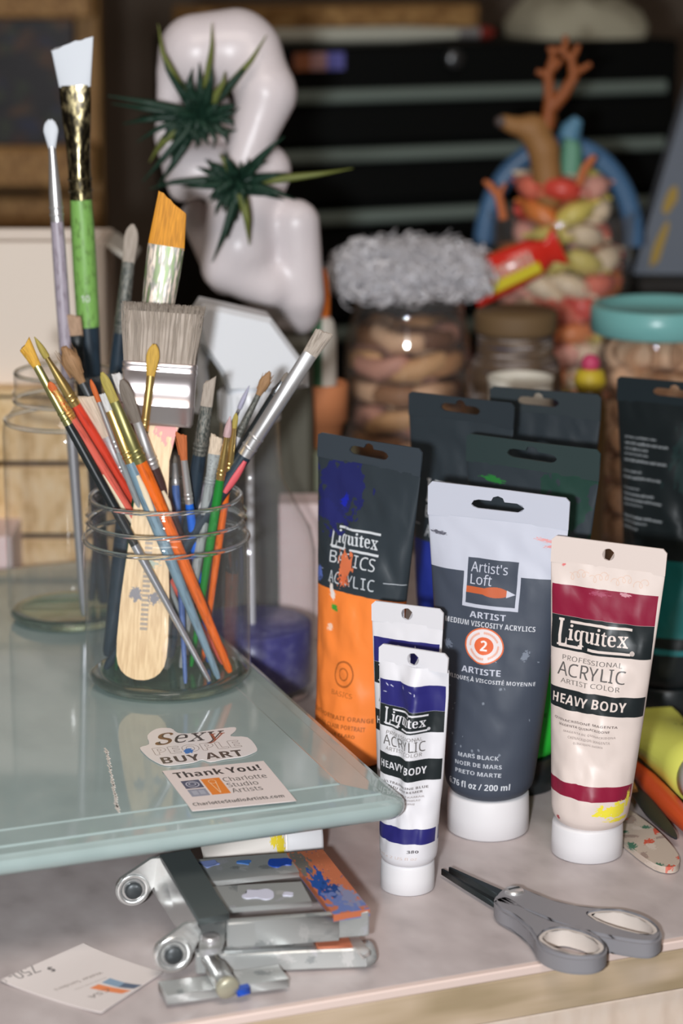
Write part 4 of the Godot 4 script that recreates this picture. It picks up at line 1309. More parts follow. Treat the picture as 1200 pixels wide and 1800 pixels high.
func spray_bottle() -> void:
	var b := on(443, 1212, 0.0)
	b.y = 0.0003
	var t := thing("spray_bottle", "clear spray bottle with violet paint dregs and white trigger head", "spray bottle", Transform3D(Basis(Vector3.UP, deg_to_rad(8)), b))
	var mb := MB.new()
	var R := 0.039
	lathe(mb, [[0.0, 0.0], [R * 0.94, 0.0], [R, 0.004], [R, 0.088], [R * 0.93, 0.102], [R * 0.7, 0.118], [R * 0.52, 0.132], [R * 0.47, 0.15], [R * 0.44, 0.172]], 56)
	part(t, "bottle", mb.mesh(), M.plastic_clear)
	mb = MB.new()
	lathe(mb, [[0.0, 0.0045], [R * 0.93, 0.0065], [R * 0.94, 0.042], [R * 0.9, 0.043], [0.0, 0.043]], 48)
	var vm := mat(rgb(255, 255, 255), 0.3, 0.0, mottle(128, 64, 3.0, 3.0, [rgb(48, 44, 120), rgb(58, 54, 132), rgb(96, 96, 150)], 4, 71, 1.0))
	part(t, "violet_paint", mb.mesh(), vm, "violet paint in the bottle")
	var wm := mat(rgb(232, 234, 238), 0.35)
	mb = MB.new()
	var neck_y := 0.17
	for k in 28:
		var a := TAU * k / 28
		box(mb, Vector3(0.0016, 0.017, 0.0016), 0.0004, Transform3D(Basis(Vector3.UP, -a), Vector3(cos(a) * 0.0178, neck_y + 0.0075, sin(a) * 0.0178)))
	lathe(mb, [[0.0, neck_y - 0.002], [0.0172, neck_y - 0.002], [0.0178, neck_y], [0.0178, neck_y + 0.016], [0.0168, neck_y + 0.018], [0.0, neck_y + 0.018]], 40)
	part(t, "collar", mb.mesh(), wm, "ribbed white collar")
	# faceted hood, highest over the nozzle side and sloping down to the back
	mb = MB.new()
	var y0 := neck_y + 0.018
	var prof := PackedVector2Array([Vector2(-0.030, -0.030), Vector2(-0.033, -0.046), Vector2(-0.028, -0.0535), Vector2(0.012, -0.0435), Vector2(0.034, -0.0125), Vector2(0.034, -0.002), Vector2(0.022, 0.0), Vector2(-0.014, 0.0), Vector2(-0.018, -0.012)])
	var lay := Transform3D(Basis(Vector3(1, 0, 0), Vector3(0, 0, 1), Vector3(0, -1, 0)), Vector3(0, y0, 0))
	var wide := 0.016
	# chamfered extrusion: a full-size core and slightly smaller cheeks
	prism(mb, prof, [], -wide + 0.004, wide - 0.004, 0.0, lay)
	var small := PackedVector2Array()
	for p in prof:
		small.append((p - Vector2(0, -0.024)) * 0.88 + Vector2(0, -0.024))
	for s in [-1.0, 1.0]:
		var st := mb.v.size()
		for i in prof.size():
			var n := (i + 1) % prof.size()
			mb.quad(lay * Vector3(prof[i].x, s * (wide - 0.004), prof[i].y), lay * Vector3(prof[n].x, s * (wide - 0.004), prof[n].y), lay * Vector3(small[n].x, s * wide, small[n].y), lay * Vector3(small[i].x, s * wide, small[i].y), -1)
		for q in Array(Geometry2D.triangulate_polygon(small)).size() / 3:
			var id := Geometry2D.triangulate_polygon(small)
			mb.tri(lay * Vector3(small[id[q * 3]].x, s * wide, small[id[q * 3]].y), lay * Vector3(small[id[q * 3 + 1]].x, s * wide, small[id[q * 3 + 1]].y), lay * Vector3(small[id[q * 3 + 2]].x, s * wide, small[id[q * 3 + 2]].y), -1)
		mb.fix(st)
	part(t, "hood", mb.mesh(), wm, "faceted white trigger hood")
	mb = MB.new()
	pipe(mb, [Vector3(-0.024, y0 + 0.03, 0), Vector3(-0.029, y0 + 0.014, 0), Vector3(-0.027, y0 - 0.002, 0), Vector3(-0.031, y0 - 0.014, 0)], [0.006, 0.0065, 0.006, 0.004], 12, 0.7)
	part(t, "trigger", mb.mesh(), wm)
	mb = MB.new()
	pipe(mb, [Vector3(0, 0.03, 0.004), Vector3(0, 0.1, 0), Vector3(0, neck_y, 0)], [0.0022, 0.0022, 0.0022], 8)
	part(t, "dip_tube", mb.mesh(), mat(rgb(220, 220, 224), 0.4))

# outline given in pixels, lying at height h, moved to a thing's own axes
func outline_px(px: Array, h: float, o: Vector3) -> Array:
	var out := []
	for q in px:
		var p := on(q[0], q[1], h) - o
		out.append(Vector2(p.x, p.z))
	return out

func flat_plate(mb: MB, px: Array, h: float, thick: float, o: Vector3) -> void:   # plate whose top shows at these pixels
	prism(mb, PackedVector2Array(outline_px(px, h, o)), [], h - thick - o.y, h - o.y)

func foreground() -> void:
	scissors()
	clamp_tool()
	# business card
	var c := [on(287, 1714), on(178, 1786), on(0, 1729), on(147, 1664)]
	var im := paper(640, 560, rgb(226, 216, 212))
	# print positions found by mapping photo pixels into the card's own frame
	var at := func(px: float, py: float) -> Vector2:
		var p := on(px, py)
		var u: Vector3 = c[1] - c[0]
		var v: Vector3 = c[3] - c[0]
		var d := p - (c[0] as Vector3)
		var det := u.x * v.z - u.z * v.x
		return Vector2((d.x * v.z - d.z * v.x) / det * 640.0, (u.x * d.z - u.z * d.x) / det * 560.0)
	var blocks := [[[[185, 1730], [198, 1722], [222, 1731], [211, 1739]], rgb(140, 164, 186)], [[[211, 1739], [222, 1731], [250, 1738], [236, 1744]], rgb(96, 108, 128)], [[[166, 1740], [180, 1733], [231, 1747], [216, 1752]], rgb(236, 142, 92)]]
	for b in blocks:
		var q := []
		for e in b[0]:
			q.append(at.call(e[0], e[1]))
		fill_tri(im, q[0], q[1], q[2], b[1])
		fill_tri(im, q[0], q[2], q[3], b[1])
	var along: Vector2 = at.call(115, 1744) - at.call(185, 1712)
	var turn := along.angle()
	var p0: Vector2 = at.call(150, 1728)
	write(im, "Walter Sanders", "Droid Sans", p0.x, p0.y, 26, along.length(), rgb(128, 112, 104), 0.0, turn)
	p0 = at.call(168, 1732)
	write(im, "charlotte studio artists", "Droid Sans", p0.x, p0.y, 11, along.length() * 0.7, rgb(150, 136, 128), 0.0, turn)
	p0 = at.call(180, 1750)
	write(im, "CSA", "Droid Sans", p0.x, p0.y, 34, 150, rgb(110, 98, 92), 0.3, turn)
	p0 = at.call(68, 1718)
	write(im, "750-", "Droid Sans", p0.x, p0.y, 70, 190, rgb(120, 114, 112), 0.2, turn - 0.05)
	p0 = at.call(38, 1735)
	write(im, "00", "Droid Sans", p0.x, p0.y, 34, 60, rgb(140, 134, 132), 0.2, turn)
	p0 = at.call(107, 1709)
	write(im, "$", "Droid Sans Bold", p0.x, p0.y, 60, 34, rgb(96, 90, 90), 0.2, turn)
	sheet("business_card", "white business card with pencilled price and small orange and blue logo", "card", c, 0.0, 0.0004, mat(rgb(255, 255, 255), 0.6, 0.0, tex(im)), 0.0012)
	# tube lying under the palette's edge
	var a := on(352, 1487, 0.012)
	var b2 := on(520, 1478, 0.012)
	a.y = 0.0125
	b2.y = 0.0125
	var d := (b2 - a).normalized()
	var t := thing("paint_tube", "white paint tube with yellow specks lying under the palette", "paint tube", Transform3D(Basis(Vector3.UP, d, Vector3.UP.cross(d)), a))
	var mb := MB.new()
	var len := (b2 - a).length()
	im = paper(128, 256, rgb(236, 228, 220))
	for k in 16:
		smear(im, rng.randf_range(0, 128), rng.randf_range(120, 256), rng.randf_range(4, 12), rng.randf_range(4, 12), rgb(240, 214, 60), 0.0)
	loft(mb, [[0.0, 0.0006, 0.02], [len * 0.3, 0.007, 0.0165], [len * 0.7, 0.0105, 0.013], [len * 0.86, 0.0122, 0.0122], [len * 0.9, 0.008, 0.008]], 32)
	part(t, "body", mb.mesh(), mat(rgb(255, 255, 255), 0.35, 0.0, tex(im)))
	mb = MB.new()
	lathe(mb, [[0.0, len * 0.88], [0.0122, len * 0.88], [0.0124, len * 0.9], [0.0124, len + 0.011], [0.011, len + 0.0125], [0.0, len + 0.0125]], 36)
	part(t, "cap", mb.mesh(), M.white_cap)
	right_clutter()

func scissors() -> void:
	var o := on(905, 1568, 0.0)
	var t := thing("scissors", "grey-handled scissors with dark blades lying on the table edge", "scissors", Transform3D(Basis(), o))
	var grey := mat(rgb(136, 134, 138), 0.5)
	var liner := mat(rgb(206, 196, 188), 0.55)
	var h := 0.0095
	var A := [[868, 1578], [880, 1563], [900, 1557], [922, 1561], [960, 1577], [1000, 1588], [1040, 1594], [1090, 1596], [1130, 1607], [1155, 1624], [1163, 1642], [1150, 1653], [1125, 1654], [1085, 1648], [1035, 1637], [985, 1623], [945, 1607], [905, 1593], [878, 1588]]
	var Ah := [[1033, 1604], [1060, 1599], [1096, 1601], [1132, 1613], [1152, 1628], [1153, 1638], [1136, 1642], [1105, 1636], [1070, 1626], [1045, 1615]]
	var B := [[868, 1580], [885, 1575], [905, 1582], [930, 1600], [962, 1615], [990, 1623], [1022, 1629], [1050, 1642], [1066, 1660], [1062, 1674], [1040, 1682], [1000, 1681], [966, 1672], [945, 1659], [938, 1643], [925, 1627], [902, 1608], [876, 1594]]
	var Bh := [[947, 1645], [960, 1634], [985, 1630], [1015, 1635], [1043, 1646], [1060, 1660], [1056, 1671], [1036, 1678], [1004, 1676], [974, 1667], [953, 1655]]
	for e in [[A, Ah], [B, Bh]]:
		var mb := MB.new()
		var out := rounded(outline_px(e[0], h, o), 4)
		var hole := rounded(outline_px(e[1], h, o), 4)
		# rounded in three steps: lower, full and upper layers
		var smaller := Geometry2D.offset_polygon(out, -0.0012)
		prism(mb, out, [hole], 0.0018, h - 0.0015)
		var wide := Geometry2D.offset_polygon(hole, 0.0008)
		if smaller.size() == 1 and wide.size() == 1:
			prism(mb, smaller[0], [wide[0]], h - 0.0016, h)
			prism(mb, smaller[0], [wide[0]], 0.0004, 0.002)
		var hd := part(t, "handle", mb.mesh(), grey)
		mb = MB.new()
		var inner := Geometry2D.offset_polygon(hole, -0.0016)
		if inner.size() > 0:
			prism(mb, hole, [inner[0]], 0.001, h - 0.0006)
			part(hd, "grip_lining", mb.mesh(), liner, "pale soft lining")
	var dark := mat(rgb(58, 66, 68), 0.3, 0.7)
	var tip1 := on(777, 1531, 0.004) - o
	var tip2 := on(790, 1528, 0.008) - o
	for e in [[tip1, on(868, 1583, 0.004) - o, 0.0022], [tip2, on(880, 1572, 0.008) - o, 0.0062]]:
		var mb := MB.new()
		var d: Vector3 = e[1] - e[0]
		d.y = 0
		var n := Vector3(-d.z, 0, d.x).normalized()
		var p := PackedVector2Array()
		for q in [e[0] - n * 0.0004, e[0] + n * 0.0006, e[0] + d * 0.5 + n * 0.0018, e[1] + d * 0.1 + n * 0.0028, e[1] + d * 0.1 - n * 0.0024, e[0] + d * 0.5 - n * 0.0012]:
			p.append(Vector2(q.x, q.z))
		prism(mb, p, [], e[2], e[2] + 0.003)
		part(t, "blade", mb.mesh(), dark)
	var mb := MB.new()
	var c := on(903, 1568, h) - o
	lathe(mb, [[0.0, h - 0.001], [0.0048, h - 0.001], [0.0048, h + 0.0008], [0.004, h + 0.0016], [0.0, h + 0.002]], 28, moved(c.x, 0, c.z))
	var sc := part(t, "pivot_screw", mb.mesh(), M.steel)
	part(sc, "slot", boxm(Vector3(0.0058, 0.0006, 0.0009), 0.0, Transform3D(Basis(Vector3.UP, 0.5), Vector3(c.x, h + 0.0019, c.z))), M.steel_dark)

# crop pixels of the clamp (scale 2.553, origin 200, 1470) to photo pixels
func cq(x: float, y: float) -> Array:
	return [200.0 + x / 2.553, 1470.0 + y / 2.553]

func clamp_tool() -> void:
	var o := on(420, 1640, 0.0)
	var t := thing("hinge_clamp", "paint-smeared steel hinge clamp with a wing screw on the table", "clamp", Transform3D(Basis(), o))
	var ti := paper(256, 256, rgb(184, 186, 184))
	for k in 40:
		smear(ti, rng.randf_range(0, 256), rng.randf_range(0, 256), rng.randf_range(4, 18), rng.randf_range(3, 10), [rgb(206, 206, 204), rgb(150, 154, 154), rgb(196, 196, 200)][k % 3], rng.randf() * 3.0)
	var zinc := mat(rgb(255, 255, 255), 0.34, 0.45, tex(ti))
	zinc.uv1_triplanar = true
	zinc.uv1_scale = Vector3(14, 14, 14)
	var bright := mat(rgb(236, 236, 234), 0.24, 0.8)
	var dull := mat(rgb(96, 104, 104), 0.45, 0.5)
	var h := 0.027
	var bar := func(q: Array, hh: float, th: float, called: String, m: Material, label := "") -> MeshInstance3D:
		var mb := MB.new()
		var px := []
		for e in q:
			px.append(cq(e[0], e[1]))
		flat_plate(mb, px, hh, th, o)
		return part(t, called, mb.mesh(), m, label)
	bar.call([[350, 106], [785, 74], [832, 160], [425, 205]], h, 0.0025, "frame_bar", zinc)
	bar.call([[430, 226], [840, 203], [888, 292], [515, 322]], h, 0.0025, "frame_bar", zinc)
	bar.call([[500, 372], [990, 336], [1010, 352], [515, 388]], h, 0.0125, "frame_bar", zinc)
	# wide end plate with orange and blue paint
	var im := paper(256, 384, rgb(206, 120, 84))
	var e0 := on(cq(775, 75)[0], cq(775, 75)[1], h)
	smear(im, 40, 80, 60, 80, rgb(120, 116, 108), 0.3, 0.7)
	smear(im, 70, 200, 60, 80, rgb(30, 86, 168), 0.4, 0.7)
	smear(im, 110, 260, 60, 50, rgb(18, 70, 140), 0.4, 0.7)
	smear(im, 120, 340, 120, 60, rgb(110, 130, 190), 0.2, 0.8)
	smear(im, 190, 300, 60, 50, rgb(140, 146, 180), 0.2, 0.9)
	for k in 50:
		smear(im, rng.randf_range(60, 250), rng.randf_range(0, 260), 4, 3, [rgb(226, 150, 110), rgb(176, 120, 84), rgb(60, 90, 150)][k % 3])
	var pq := []
	for e in [[775, 74], [937, 58], [1148, 326], [985, 352]]:
		pq.append(on(cq(e[0], e[1])[0], cq(e[0], e[1])[1], h + 0.0006))
	var mb := MB.new()
	var dn := Vector3(0, -0.0035, 0)
	mb.quad(pq[0] - o, pq[1] - o, pq[2] - o, pq[3] - o, 1, Vector2(0, 0), Vector2(1, 0), Vector2(1, 1), Vector2(0, 1))
	mb.quad(pq[3] - o + dn, pq[2] - o + dn, pq[1] - o + dn, pq[0] - o + dn, 2)
	for k in 4:
		var n := (k + 1) % 4
		mb.quad(pq[n] - o, pq[k] - o, pq[k] - o + dn, pq[n] - o + dn, -1, Vector2(0.1, 0.9), Vector2(0.2, 0.9), Vector2(0.2, 0.95), Vector2(0.1, 0.95))
	mb.fix(0)
	part(t, "end_plate", mb.mesh(), mat(rgb(255, 255, 255), 0.4, 0.2, tex(im)), "end plate crusted with orange and blue paint")
	# front channel of the upper jaw: an upright strip under its front edge
	var f0 := on(cq(505, 386)[0], cq(505, 386)[1], h) - o
	var f1 := on(cq(1145, 330)[0], cq(1145, 330)[1], h) - o
	var d := f1 - f0
	var ang := atan2(-d.z, d.x)
	mb = MB.new()
	box(mb, Vector3(d.length(), 0.0125, 0.0022), 0.0008, Transform3D(Basis(Vector3.UP, ang), (f0 + f1) / 2 + Vector3(0, -0.0062, 0)))
	part(t, "upper_channel", mb.mesh(), zinc)
	mb = MB.new()
	var smudge := func(px: float, py: float, r: float, m: Material) -> void:
		var q := MB.new()
		var c := on(cq(px, py)[0], cq(px, py)[1], h) - o
		var pts := []
		for k in 11:
			var a := TAU * k / 11
			var rr := r * rng.randf_range(0.55, 1.15)
			pts.append(Vector2(c.x + cos(a) * rr * 1.3, c.z + sin(a) * rr))
		prism(q, rounded(pts, 3), [], h - 0.0003, h + 0.0004)
		part(t, "paint_smear", q.mesh(), m)
	var blue := mat(rgb(22, 74, 176), 0.35)
	var pale := mat(rgb(206, 206, 222), 0.5)
	smudge.call(745, 120, 0.0052, blue)
	smudge.call(430, 124, 0.0045, mat(rgb(130, 146, 200), 0.5))
	smudge.call(590, 118, 0.003, mat(rgb(70, 120, 190), 0.5))
	smudge.call(650, 262, 0.0062, pale)
	smudge.call(780, 262, 0.0026, pale)
	# lower jaw
	bar.call([[360, 505], [880, 470], [900, 492], [370, 522]], 0.0112, 0.002, "frame_bar", zinc)
	f0 = on(cq(365, 523)[0], cq(365, 523)[1], 0.0112) - o
	f1 = on(cq(1140, 492)[0], cq(1140, 492)[1], 0.0112) - o
	d = f1 - f0
	ang = atan2(-d.z, d.x)
	mb = MB.new()
	box(mb, Vector3(d.length(), 0.0095, 0.0022), 0.0008, Transform3D(Basis(Vector3.UP, ang), (f0 + f1) / 2 + Vector3(0, -0.0055, 0)))
	lathe(mb, [[0.0, -0.0045], [0.0046, -0.0045], [0.0048, 0.0], [0.0046, 0.0045], [0.0, 0.0045]], 20, Transform3D(Basis(Vector3.UP, ang) * Basis(Vector3.RIGHT, PI / 2), f1 + Vector3(-0.001, -0.0055, -0.004)))
	part(t, "lower_channel", mb.mesh(), zinc)
	bar.call([[895, 452], [1045, 438], [1068, 488], [915, 496]], 0.0115, 0.002, "lower_plate", mat(rgb(196, 118, 88), 0.5, 0.1), "orange-painted lower plate")
	bar.call([[1045, 432], [1090, 440], [1150, 515], [1120, 535], [1068, 488]], 0.0116, 0.002, "lower_tip", bright)
	# hinge: dark leaf on top, bright sloping housing, two round ears with rivets
	bar.call([[205, 82], [342, 58], [518, 346], [380, 372]], 0.033, 0.003, "hinge_leaf", dull, "dull grey hinge leaf")
	mb = MB.new()
	var hs := []
	for e in [[205, 84, 0.0325], [380, 374, 0.0325], [300, 440, 0.013], [110, 150, 0.013]]:
		hs.append(on(cq(e[0], e[1])[0], cq(e[0], e[1])[1], e[2]) - o)
	var back: Vector3 = (hs[1] - hs[0]).cross(hs[3] - hs[0]).normalized() * 0.0022
	for s in [0, 1]:
		pass
	var hb := []
	for p in hs:
		hb.append(p - back if back.dot(Vector3(-1, 0.3, 1)) > 0 else p + back)
	mb.quad(hs[0], hs[1], hs[2], hs[3], -1)
	mb.quad(hb[3], hb[2], hb[1], hb[0], -1)
	for k in 4:
		var n := (k + 1) % 4
		mb.quad(hs[n], hs[k], hb[k], hb[n], -1)
	mb.fix(0)
	part(t, "hinge_housing", mb.mesh(), bright, "bright sloping hinge housing")
	var axis: Vector3 = hs[1] - hs[0]
	axis.y = 0.0
	axis = axis.normalized()
	for e in [[86, 240, 0.0155, 0.0082], [266, 530, 0.0125, 0.0088]]:
		var c: Vector3 = on(cq(e[0], e[1])[0], cq(e[0], e[1])[1], e[2]) - o
		var face := Transform3D(Basis(axis.cross(Vector3.UP).normalized(), axis, axis.cross(Vector3.UP).normalized().cross(axis)), c)
		# a teardrop plate: a round eye running up into the housing
		mb = MB.new()
		var right := -axis.cross(Vector3.UP).normalized()
		var drop := PackedVector2Array()
		var off := Vector2(0.0105, -0.0095) if e[0] < 100 else Vector2(0.0075, -0.0085)
		var away := off.angle()
		for k in 19:
			var a := away + PI / 2 + PI * k / 18.0
			drop.append(Vector2(cos(a), sin(a)) * e[3])
		for k in 11:
			var a := away - PI / 2 + PI * k / 10.0
			drop.append(off + Vector2(cos(a), sin(a)) * e[3] * 0.62)
		prism(mb, drop, [], -0.0026, 0.0, 0.0, Transform3D(Basis(right, axis, Vector3.DOWN), c))
		lathe(mb, [[e[3] * 0.62, -0.0002], [e[3] * 0.98, -0.0002], [e[3] * 0.98, 0.0006], [e[3] * 0.9, 0.0012], [e[3] * 0.66, 0.0004]], 32, face, true)
		var ear := part(t, "hinge_ear", mb.mesh(), bright)
		mb = MB.new()
		lathe(mb, [[0.0, 0.0004], [0.0042, 0.0004], [0.0042, 0.0016], [0.003, 0.0024], [0.0, 0.0026]], 20, face)
		part(ear, "rivet", mb.mesh(), mat(rgb(74, 78, 80), 0.4, 0.4))
	bar.call([[375, 372], [518, 346], [505, 420], [478, 500], [385, 512]], 0.0215, 0.003, "side_plate", zinc)
	mb = MB.new()
	var rc: Vector3 = on(cq(432, 455)[0], cq(432, 455)[1], 0.0225) - o
	lathe(mb, [[0.0, -0.001], [0.0042, -0.001], [0.0042, 0.0006], [0.0034, 0.0012], [0.0022, 0.0006], [0.0, 0.0014]], 24, moved(rc.x, rc.y, rc.z))
	part(t, "rivet", mb.mesh(), M.steel)
	# wing screw
	mb = MB.new()
	var s0 := on(cq(425, 545)[0], cq(425, 545)[1], 0.0135) - o
	var s1 := on(cq(505, 672)[0], cq(505, 672)[1], 0.0085) - o
	pipe(mb, [s0, s0.lerp(s1, 0.35), s0.lerp(s1, 0.36), s1], [0.0036, 0.0036, 0.0046, 0.0048], 20)
	part(t, "screw_shank", mb.mesh(), bright)
	mb = MB.new()
	lathe(mb, [[0.0, -0.001], [0.0048, -0.001], [0.0052, 0.0004], [0.0052, 0.0022], [0.0044, 0.003], [0.0, 0.0032]], 24, Transform3D(Basis(Quaternion(Vector3.UP, (s1 - s0).normalized())), s1))
	part(t, "screw_head", mb.mesh(), mat(rgb(186, 182, 160), 0.4, 0.4))
	bar.call([[198, 652], [470, 618], [490, 680], [240, 716]], 0.0066, 0.0042, "wing", zinc)
	bar.call([[535, 604], [738, 576], [784, 640], [560, 668]], 0.0066, 0.0042, "wing", zinc)
	bar.call([[545, 672], [600, 660], [612, 678], [556, 694]], 0.0068, 0.003, "paint_smear", blue)

func right_clutter() -> void:
	# yellow-green tube lying at the right, behind the magenta tube
	var a := on(1120, 1265, 0.016)
	var b := on(1240, 1372, 0.016)
	a.y = 0.0175
	b.y = 0.0175
	var d := (b - a).normalized()
	var t := thing("paint_tube", "yellow-green paint tube lying on its side beyond the magenta tube", "paint tube", Transform3D(Basis(Vector3.UP, d, Vector3.UP.cross(d)), a))
	var mb := MB.new()
	var n := (b - a).length()
	var im := paper(128, 256, rgb(222, 222, 104))
	smear(im, 30, 120, 16, 40, rgb(110, 120, 40), 0.2, 0.8)
	loft(mb, [[-0.012, 0.0006, 0.026], [0.0, 0.001, 0.0255], [n * 0.3, 0.009, 0.0215], [n * 0.8, 0.0165, 0.0168], [n * 0.96, 0.0168, 0.0168], [n, 0.01, 0.01]], 32)
	part(t, "body", mb.mesh(), mat(rgb(255, 255, 255), 0.35, 0.0, tex(im)))
	mb = MB.new()
	lathe(mb, [[0.0, n - 0.003], [0.0155, n - 0.003], [0.0155, n + 0.018], [0.0, n + 0.018]], 32)
	part(t, "cap", mb.mesh(), M.white_cap)
	# painted wooden paddle
	var o := on(1150, 1480, 0.0)
	mb = MB.new()
	prism(mb, rounded(outline_px([[1060, 1405], [1100, 1420], [1150, 1455], [1185, 1492], [1194, 1515], [1180, 1524], [1150, 1518], [1110, 1490], [1070, 1450]], 0.004, o), 3), [], 0.0006, 0.004)
	im = paper(256, 256, rgb(196, 180, 166))
	for k in 26:
		smear(im, rng.randf_range(0, 256), rng.randf_range(0, 256), rng.randf_range(8, 26), rng.randf_range(6, 16), [rgb(72, 116, 96), rgb(206, 90, 70), rgb(210, 196, 184), rgb(160, 140, 130)][k % 4], rng.randf() * 3.0)
	var pm := mat(rgb(255, 255, 255), 0.5, 0.0, tex(im))
	pm.uv1_triplanar = true
	pm.uv1_scale = Vector3(20, 20, 20)
	single("painted_paddle", mb.mesh(), pm, "paint-spattered wooden paddle lying beside the magenta tube", "paddle", Transform3D(Basis(), o))
	# palette knife with a black blade, and an orange-handled one
	o = on(1140, 1420, 0.0)
	var k1 := thing("palette_knife", "palette knife with dark blade resting on the spattered paddle", "palette knife", Transform3D(Basis(), o))
	mb = MB.new()
	prism(mb, rounded(outline_px([[1108, 1388], [1122, 1385], [1150, 1410], [1180, 1450], [1190, 1472], [1170, 1462], [1135, 1430]], 0.0062, o), 3), [], 0.005, 0.0062)
	part(k1, "blade", mb.mesh(), mat(rgb(70, 72, 76), 0.35, 0.7))
	mb = MB.new()
	pipe(mb, [on(1085, 1355, 0.009) - o, on(1100, 1375, 0.008) - o, on(1115, 1392, 0.0065) - o], [0.005, 0.004, 0.002], 12)
	part(k1, "handle", mb.mesh(), M.wood_dark)
	o = on(1170, 1400, 0.0)
	var k2 := thing("paintbrush", "brush with thick orange-red handle lying behind the dark palette knife", "paintbrush", Transform3D(Basis(), o))
	mb = MB.new()
	pipe(mb, [on(1112, 1345, 0.006) - o, on(1140, 1375, 0.006) - o, on(1180, 1418, 0.006) - o, on(1230, 1470, 0.006) - o], [0.0035, 0.0055, 0.006, 0.004], 14)
	part(k2, "handle", mb.mesh(), mat(rgb(214, 84, 42), 0.35))
	mb = MB.new()
	pipe(mb, [on(1098, 1330, 0.006) - o, on(1113, 1346, 0.006) - o], [0.0036, 0.0038], 12)
	part(k2, "ferrule", mb.mesh(), M.steel)
	mb = MB.new()
	pipe(mb, [on(1082, 1313, 0.006) - o, on(1090, 1321, 0.006) - o, on(1099, 1331, 0.006) - o], [0.001, 0.004, 0.0034], 12, 0.6)
	part(k2, "bristles", mb.mesh(), M.hair_dark)
	# rag with paint, under the yellow tube
	o = on(1190, 1330, 0.0)
	mb = MB.new()
	prism(mb, rounded(outline_px([[1128, 1310], [1170, 1300], [1230, 1330], [1260, 1400], [1210, 1395], [1165, 1370], [1135, 1345]], 0.002, o), 3), [], 0.0003, 0.0022)
	im = paper(128, 128, rgb(206, 196, 184))
	for k in 14:
		smear(im, rng.randf_range(0, 128), rng.randf_range(0, 128), 16, 8, [rgb(110, 130, 170), rgb(226, 214, 120), rgb(150, 150, 150)][k % 3], rng.randf() * 3.0)
	var rm := mat(rgb(255, 255, 255), 0.8, 0.0, tex(im))
	rm.uv1_triplanar = true
	rm.uv1_scale = Vector3(14, 14, 14)
	single("paint_rag", mb.mesh(), rm, "paint-stained paper lying under the yellow-green tube", "paper", Transform3D(Basis(), o))

func behind() -> void:
	cabinet()
	sculpture()
	tinsel_jar()
	candy_jar()
	lid_jar()
	odds()

